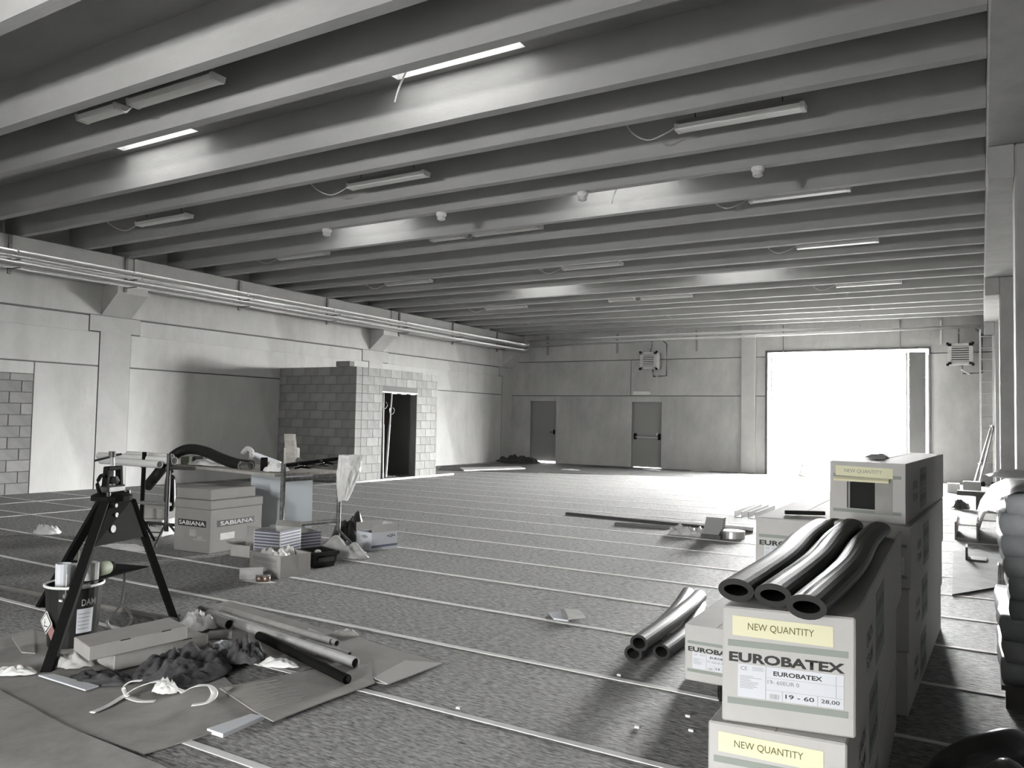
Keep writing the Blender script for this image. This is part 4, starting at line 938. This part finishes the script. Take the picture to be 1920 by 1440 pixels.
S('cross_bar', tb([SA+Z*.42+Vector((-.6, -.05, 0)), SB+Z*.45+Vector((0, .04, 0))], .022, seg=10), ZINC, 'bright horizontal bar between the pipe stands and the tripod', 'bar')
S('cross_bar', tb([SA+Z*.2+Vector((0, .06, 0)), SB+Z*.22+Vector((.35, .1, 0))], .018, seg=8), DARKST, 'dark low bar joining the pipe stands', 'bar')
for i, (q0, q1, y_, r, lab) in enumerate((((190, 866), (300, 868), 5.66, .042, 'white plastic pipe on the stands, lowest with open end'), ((186, 856), (328, 862), 5.76, .045, 'white plastic pipe on the stands, longest'), ((240, 852), (322, 857), 5.88, .04, 'white plastic pipe on the stands, rearmost'))):
    t = T('white_pipe', lab, 'pipe', P_(*q0, y_), 'white pipes on the stands'); a, b = P_(*q0, y_), P_(*q1, y_); b.z = a.z = (a.z+b.z)/2
    P('pipe_tube', tb([a, b], r, seg=16, wall=.006), WHITE, t, smooth=False); P('pipe_bore', tb([b-Vector((.06, 0, 0)), b-Vector((.01, 0, 0))], r-.007, seg=14), GREYP, t)
S('black_hose', tb(smooth_path([P_(276, 912, 5.98), P_(292, 893, 6.0), P_(314, 866, 6.1), P_(336, 848, 6.2), P_(358, 842, 6.25), P_(385, 847, 6.25), P_(415, 860, 6.22), P_(445, 870, 6.2), P_(470, 873, 6.2)], 5), .062, seg=16), FOAM, 'thick black foam hose arching over the work table', 'hose', smooth=True)
S('hanging_jacket', tb(smooth_path([SB+Vector((-.1,.1,.84)), SB+Vector((-.1,.1,.7)), SB+Vector((-.08,.09,.5)), SB+Vector((-.06,.08,.36))],3), .06, rz=.05, seg=10, taper=[.4,.6,.8,.95,1,1.05,1.1,1.05,.8,.5]), BLACKPL, 'black cloth bundle hanging between the pipe stands', 'cloth', smooth=True)
TP = lambda px, py, dz=0: G(px, py, ZT)+Z*(dz+.001)
q = TP(348, 871); t = T('tape_roll', 'greenish tape roll standing on the left of the work table', 'tape', q); P('tape_body', lt([(.055, 0), (.055, .1), (.03, .1), (.03, .002)], q, seg=18), GREEN, t); P('tape_face', lt([(.054, .1), (.054, .101), (.031, .101)], q, seg=18), KRAFT, t)
q = TP(363, 869); S('pipe_coupling', tb([q+Z*.045, q+Z*.045+Vector((.02, .1, 0))], .045, seg=14, wall=.015), DARKST, 'dark round coupling behind the tape roll', 'fitting')
q = TP(395, 874); S('white_bag', sheet((q.x-.05, q.y, q.z), .32, .1, .1, .09, 73, n=18, fold=3), WHITEBAG, 'white crumpled bag under the black hose', 'bag', smooth=True)
t = T('metal_coupling', 'shiny chrome coupling at the front edge of the table', 'fitting', TP(462, 882)); q = TP(462, 882); P('sleeve', tb([q+Vector((-.1, 0, .05)), q+Vector((.06, .02, .05))], .038, seg=14, wall=.006), CHROME, t)
for dx in (-.1, .05): P('flange', tb([q+Vector((dx, 0, .05)), q+Vector((dx+.02, .003, .05))], .049, seg=14, wall=.012), CHROME, t)
q = TP(484, 884); S('grinder_guard', tb([q+Vector((-.03, .06, .075)), q+Vector((.02, .11, .075))], .075, seg=18, wall=.045), BLACKP, 'black round grinder guard standing on the table', 'guard')
q = TP(505, 886); S('torn_paper', sheet((q.x, q.y+.1, q.z), .14, .12, .3, .12, 75, n=12, fold=3), WHITE, 'white torn paper beside the grinder guard', 'paper')
a = TP(445, 872); bm = NB(); obox(bm, a+Vector((-.15, .3, .11)), Vector((.36, .1, -.108)), Vector((-.12, .22, .0)), Vector((.006, 0, .02))); t = S('notebook', bm, PAPER, 'white open notebook lying slanted at the back of the table', 'notebook')
a = TP(487, 880); S('pale_container', bevel(bx(a.x-.04, a.x+.12, a.y+.38, a.y+.5, ZT, ZT+.24), .012), WHITED, 'pale upright container at the back of the table', 'container')
a = TP(507, 882); bm = NB(); obox(bm, Vector((a.x-.06, a.y+.3, ZT+.002)), Vector((.13, .02, 0)), Vector((0, .04, 0)), Vector((-.09, .02, .40))); S('upright_board', bm, WOOD, 'wooden board standing upright at the back of the table', 'board')
a = TP(420, 872); S('curved_fitting', tb(smooth_path([a+Vector((.0, .4, .03)), a+Vector((.03, .4, .14)), a+Vector((-.06, .4, .19)), a+Vector((-.15, .4, .12))], 4), .03, seg=10), WHITED, 'pale curved fitting behind the black hose', 'fitting', smooth=True)
a = TP(560, 876); S('white_film', sheet((a.x-.1, a.y+.02, ZT), .14, .09, .3, .1, 77, n=14, fold=3), WHITE, 'white film scrap behind the dark tools', 'film', smooth=True)
rr = random.Random(9)
spots = [(535, 884), (548, 886), (560, 883), (572, 884), (585, 882), (596, 884), (606, 880), (618, 882), (552, 879), (590, 878)]
for i, (px, py) in enumerate(spots):
    q = TP(px, py); a_ = rr.uniform(-.6, .9); L_ = rr.uniform(.22, .34); d = Vector((cos(a_), sin(a_), 0)); zz = .03+.035*(i % 3)
    pts = [q-d*L_/2+Z*zz, q-d*L_*.2+Z*(zz+.02), q+d*L_*.2+Z*(zz+.01), q+d*L_/2+Z*(zz+.03)]
    t = T('hand_tool', 'dark hand tool in the table heap, number %s from the left' % ['one', 'two', 'four', 'five', 'seven', 'nine', 'ten', 'eleven', 'three', 'eight'][i], 'tool', q, 'dark hand tools on the table')
    P('handle', tb(pts[:3], .018, seg=8, rz=.012, taper=[.8, 1.1, 1]), BLACKP if i % 2 else DARKST, t, smooth=True); P('jaw', tb(pts[2:], .03, rz=.016, seg=8, taper=[1, .6]), DARKST if i % 2 else RUSTY, t)
# white bag hanging on the trestle
bm = NB(); b0 = R2+Vector((.02, -.02, 1.04)); R = []; hv = Vector((rgt.x, rgt.y, 0)).normalized(); dv = Vector((-hv.y, hv.x, 0)); nk, nj = 26, 32
for k in range(nk):
    f_ = k/(nk-1); lx = -.015-.03*f_+.08*max(0, f_-.55); rx_ = .25-.02*f_-.17*max(0, f_-.35)**.9; ring = []
    for j in range(nj):
        a_ = 2*pi*j/nj; c_ = (lx+rx_)/2; w_ = (rx_-lx)/2; q = Vector((cos(a_)*3, sin(a_)*3, f_*3.5))
        cr = .10*noise.noise(q)+.09*noise.noise(q*2.3+Vector((5, 1, 2)))
        ring.append(bm.verts.new(b0+hv*(c_+cos(a_)*w_*(1+cr))+dv*(sin(a_)*(.05+.03*sin(f_*3))*(1+3*cr)-.02)-Z*(.5*f_+.03*noise.noise(Vector((j*.6, 0, 7)))*(1-f_)+.05*abs(noise.noise(Vector((cos(a_)*2, 3, 1))))*f_)))
    R.append(ring)
for k in range(nk-1):
    for j in range(nj): bm.faces.new((R[k][j], R[k][(j+1) % nj], R[k+1][(j+1) % nj], R[k+1][j]))
bm.faces.new(R[0][::-1]); bm.faces.new(R[-1]); S('plastic_bag', bm, WHITEBAG, 'white plastic bag hanging from the right trestle post', 'bag')
# pale board and black trestle under the table
a, b = G(467, 1012), G(584, 1008); d = b-a; n = Vector((-d.y, d.x, 0)).normalized()*.012; bm = NB(); obox(bm, a, d, n, Z*.80+n*4); S('pale_board', bm, GREYBLUE, 'pale grey-blue board leaning upright under the table', 'board')
t = T('black_trestle', 'black folding trestle under the middle of the table', 'trestle', (-7.6, 7.3, 0)); P('beam', bx(-8.3, -7.45, 7.23, 7.3, .72, .80), BLACKP, t)
for x in (-8.15, -7.6):
    for s_ in (-1, 1): P('leg', tb([(x, 7.265+s_*.02, .74), (x, 7.265+s_*.22, .01)], .02, seg=8), BLACKP, t)

# ---- cartons under and around the table
def open_box(name, lab, fl, fr, dep, h, m, flaps=(), th=.007, group=None, ang=None, cat='box', mi=None):
    fl, fr = Vector((fl[0], fl[1], 0)), Vector((fr[0], fr[1], 0)); u = (fr-fl).normalized(); w = (fr-fl).length; v = Vector((-u.y, u.x, 0))
    if ang: v = Vector((cos(ang), sin(ang), 0))
    t = T(name, lab, cat, (fl+fr)/2+v*dep/2, group); bm = NB()
    obox(bm, fl, u*w, v*dep, Z*th); obox(bm, fl+Z*th, u*w, v*th, Z*(h-th)); obox(bm, fl+v*(dep-th)+Z*th, u*w, v*th, Z*(h-th)); obox(bm, fl+v*th+Z*th, u*th, v*(dep-2*th), Z*(h-th)); obox(bm, fr-u*th+v*th+Z*th, u*th, v*(dep-2*th), Z*(h-th))
    P('box_body', bm, m, t)
    for side_, ln, tilt in flaps:
        bm = NB(); o, e, out = {'f': (fl, u*w, -v), 'b': (fl+v*dep, u*w, v), 'l': (fl, v*dep, -u), 'r': (fr, v*dep, u)}[side_]
        obox(bm, o+Z*h, e, (out*sin(tilt)+Z*cos(tilt))*ln, Z*.001+out*.004); P('flap', bm, mi or m, t)
    return t, fl, u, v, w
# SABIANA carton with a flat lid carton on it
fl_, fr_ = G(325, 1030), G(392, 1039); u = (fr_-fl_).normalized(); w = (fr_-fl_).length; v = Vector((-u.y, u.x, 0)); dep = .74
t = T('sabiana_carton', 'tall brown carton printed SABIANA under the left of the table', 'box', (fl_+fr_)/2+v*dep/2)
bm = NB(); obox(bm, fl_, u*w, v*dep, Z*.46); bevel(bm, .006); P('box_body', bm, KRAFTB, t); bm = NB(); obox(bm, fl_-u*.004-v*.004+Z*.462, u*(w+.008), v*(dep+.008), Z*.09); bevel(bm, .005); P('box_top', bm, KRAFTB, t)
pl = plate(t, 'printed_band', fl_, u, Z, .06, .27, w-.06, .34, INK, .001); lettering('SABIANA', pl, fl_+u*(w/2)+Z*.305-v*.0022, u, Z, w-.15, .045, WHITED, .02)
pl = plate(t, 'printed_band', fr_, v, Z, .1, .27, dep-.12, .34, INK, .001); lettering('SABIANA', pl, fr_+v*(dep/2)+Z*.305+u*.0022, v, Z, dep-.27, .045, WHITED, .02)
for i in range(4): plate(t, 'printed_line', fl_, u, Z, .03, .15+.028*i, .16, .163+.028*i, INKG, .001)
for (x, y0_, wd, hg) in ((.24, .17, .1, .07), (.36, .15, .08, .02), (.3, .13, .2, .012)): plate(t, 'printed_mark', fl_, u, Z, x, y0_, x+wd, y0_+hg, KRAFTD, .001)
plate(t, 'paper_label', fr_, v, Z, .14, .13, .34, .2, WHITED, .001)
o = fl_-u*.05+v*.06+Z*.553; bm = NB(); obox(bm, o, u*(w-.02), v*(dep-.1), Z*.115); bevel(bm, .005); S('lid_carton', bm, KRAFTB, 'plain brown flat carton on top of the SABIANA carton', 'box')
# striped cartons
def striped(name, lab, fl, fr, dep, h):
    t, f, u, v, w = open_box(name, lab, fl, fr, dep, h, WHITED, flaps=(('b', .06, .3),), group='striped cartons', mi=KRAFTD)
    n = int(h/.03)
    for i in range(n): plate(t, 'printed_stripe', f, u, Z, .01, .012+i*h/n, w-.01, .012+i*h/n+.6*h/n, STRIPEB, .0008); plate(t, 'printed_stripe', f+u*w, v, Z, .01, .012+i*h/n, dep-.01, .012+i*h/n+.6*h/n, STRIPEB, .0008)
    P('inside', bx(0, .01, 0, .01, 0, .01), DARKVOID, t) if False else None
striped('striped_carton', 'carton with blue-grey stripes just left of the front trestle post', G(474, 1055)[:2], G(524, 1060)[:2], .34, .33)
striped('striped_carton', 'open carton with blue-grey stripes behind the kraft box', G(536, 1048)[:2], G(602, 1040)[:2], .34, .25)
# small kraft box in front
t, f, u, v, w = open_box('kraft_box', 'low open brown box filled with white scraps, nearest the viewer', (-5.92, 5.185), (-5.455, 5.13), .335, .2, KRAFT)
plate(t, 'printed_band', f, u, Z, .05, .13, w-.06, .165, INKG, .001); plate(t, 'printed_line', f, u, Z, .05, .108, w-.06, .118, INKG, .001); plate(t, 'printed_line', f, u, Z, .08, .09, w-.06, .1, INKG, .001); plate(t, 'paper_label', f, u, Z, .16, .03, .26, .075, CARTON, .001); plate(t, 'stain', f+u*w, v, Z, .12, .01, .2, .19, KRAFTD, .001)
for dx, dy, r, lab in ((.12, .12, .1, 'white cup shard in the low brown box, left'), (.3, .12, .11, 'white cup shard in the low brown box, right'), (.22, .24, .09, 'white scrap at the back of the low brown box')):
    q = f+u*dx+v*dy; S('white_scrap', sheet((q.x, q.y, .12), r, r*.8, dx*5, .13, dx*9, n=12, fold=2, thick=.1), WHITE, lab, 'scrap', 'white scraps in the box', smooth=True)
# black crate
cf, cr = G(553, 1056), G(587, 1067); u = (cr-cf).normalized(); w = .33; v = Vector((-u.y, u.x, 0)); cf = cr-u*w; dep = .27
t = T('plastic_crate', 'black plastic crate on the floor right of the low brown box', 'crate', cf+u*w/2+v*dep/2); bm = NB(); i_ = .03; h = .15
lo = [cf+u*i_+v*i_, cr-u*i_+v*i_, cr-u*i_+v*(dep-i_), cf+u*i_+v*(dep-i_)]; hi = [cf, cr, cr+v*dep, cf+v*dep]
A_ = [bm.verts.new(p) for p in lo]; B_ = [bm.verts.new(p+Z*h) for p in hi]; bm.faces.new(A_[::-1]); [bm.faces.new((A_[k], A_[(k+1) % 4], B_[(k+1) % 4], B_[k])) for k in range(4)]
cen = cf+u*w/2+v*dep/2; C_ = [bm.verts.new(cen+(p-cen)*.94+Z*h) for p in hi]; D_ = [bm.verts.new(cen+(p-cen)*.9+Z*.012) for p in lo]
for k in range(4): bm.faces.new((B_[k], B_[(k+1) % 4], C_[(k+1) % 4], C_[k])); bm.faces.new((C_[k], C_[(k+1) % 4], D_[(k+1) % 4], D_[k]))
bm.faces.new(D_); P('crate_body', bm, BLACKPL, t)
bm = NB()
for a, b in ((0, 1), (1, 2), (2, 3), (3, 0)): p, q = cen+(hi[a]-cen)*1.05, cen+(hi[b]-cen)*1.05; d = q-p; n = Vector((-d.y, d.x, 0)).normalized()*.02; obox(bm, p+Z*(h-.03), d, n, Z*.032)
P('rim', bm, BLACKPL, t); bm = NB(); obox(bm, cr+v*.05+u*.004+Z*.06, u*.012, v*(dep-.1), Z*.04); P('grip', bm, DARKPL, t)
q = cen; S('pale_stopper', lt([(.03, 0), (.035, .02), (.02, .035)], (q.x, q.y, .014+.1), seg=12), WHITE, 'small white stopper lying in the black crate', 'stopper', smooth=True)
P_heap = S('film_sheet', sheet((q.x-.1, q.y+.45, 0), .3, .16, .2, .22, 83, n=18, fold=2), CLEAR, 'cloudy plastic film heap behind the black crate', 'film', smooth=True)
S('crate_filling', sheet((cen.x, cen.y, .016), .12, .08, .2, .1, 85, n=12), MEMB, 'dark filling at the bottom of the black crate', 'filling')
# GF carton
t, f, u, v, w = open_box('gf_carton', 'white open carton marked GF right of the table', (-6.06, 6.812), (-5.787, 6.752), .36, .2, PAPER, flaps=(('l', .09, .05), ('r', .085, .1), ('b', .08, .2)), mi=CARTON)
lettering('+GF+', t, f+u*(w*.55)+Z*.15-v*.001, u, Z, .11, .035, INK, .02); lettering('+GF+', t, f+u*w+v*.27+Z*.15+u*.001, v, Z, .12, .035, INK, .02); plate(t, 'printed_band', f+u*w, v, Z, .0, .035, .36, .06, STRIPEB, .001)
q = f+u*.14+v*.12; S('small_fitting', tb([(q.x-.05, q.y, .17), (q.x+.05, q.y+.06, .22)], .025, seg=10), DARKST, 'small dark fitting sticking out of the GF carton', 'fitting')
S('clear_film', sheet((-5.95, 6.42, 0), .28, .16, .5, .12, 87, n=20, fold=2.5), CLEAR, 'clear plastic film on the floor in front of the GF carton', 'film', smooth=True)
S('black_sack', sheet((-6.38, 7.05, 0), .22, .2, .3, .42, 89, n=22, fold=1.2), BLACKPL, 'black rubbish sack behind the right trestle post', 'sack', smooth=True)
t, f, u, v, w = open_box('small_carton', 'small torn brown carton with open flaps beside the SABIANA carton', G(432, 1042)[:2], G(468, 1046)[:2], .22, .12, KRAFTD, flaps=(('f', .08, 1.3), ('b', .16, .1), ('r', .06, .8), ('l', .08, 1.2)))
q = G(443, 1088); t = T('paper_roll', 'white paper roll unrolling on the floor left of the low brown box', 'roll', q); a = q+Vector((.02, .02, .055)); P('roll', tb([a, a+Vector((.14, .14, 0))], .055, seg=16, wall=.012), WHITE, t, smooth=False); P('loose_end', flat([(a.x+.03, a.y-.02), (a.x+.26, a.y+.0), (a.x+.36, a.y+.1), (a.x+.14, a.y+.14)], .003, .003), WHITE, t)
for px, lab in ((487, 'small copper fitting on the floor, left of two'), (499, 'small copper fitting on the floor, right of two')):
    q = G(px, 1091); t = T('copper_fitting', lab, 'fitting', q, 'copper fittings'); P('cup', lt([(.03, 0), (.036, .02), (.036, .055), (.028, .055), (.026, .01)], q, seg=14), COPPER, t, smooth=True); P('collar', lt([(.038, .05), (.038, .062), (.03, .064)], q, seg=14), CHROME, t)
# white box with lettering behind the stands
fl_, fr_ = G(214, 1003), G(303, 1007); u = (fr_-fl_).normalized(); w = (fr_-fl_).length; v = Vector((-u.y, u.x, 0)); t = T('white_box', 'low white printed box on the floor behind the tripod', 'box', (fl_+fr_)/2+v*.2)
bm = NB(); obox(bm, fl_, u*w, v*.4, Z*.2); bevel(bm, .005); P('box_body', bm, WHITED, t); lettering('EMME', t, fl_+u*(w*.72)+Z*.14-v*.001, u, Z, .2, .045, INK, .02); plate(t, 'printed_line', fl_, u, Z, .02, .045, w-.02, .06, INK, .001)
bm = NB(); o = fl_+u*.22+v*.08+Z*.202; obox(bm, o, u*.4, v*.28, Z*.12); bevel(bm, .005); S('grey_carton', bm, KRAFTD, 'grey-brown carton lying on the low white printed box', 'box')
S('litter_heap', sheet((-7.95, 5.3, 0), .34, .1, .1, .05, 91, n=16, fold=3), WHITED, 'pale litter on the floor below the pipe stands', 'litter')
bpy.data.objects.remove(LP) if False else None
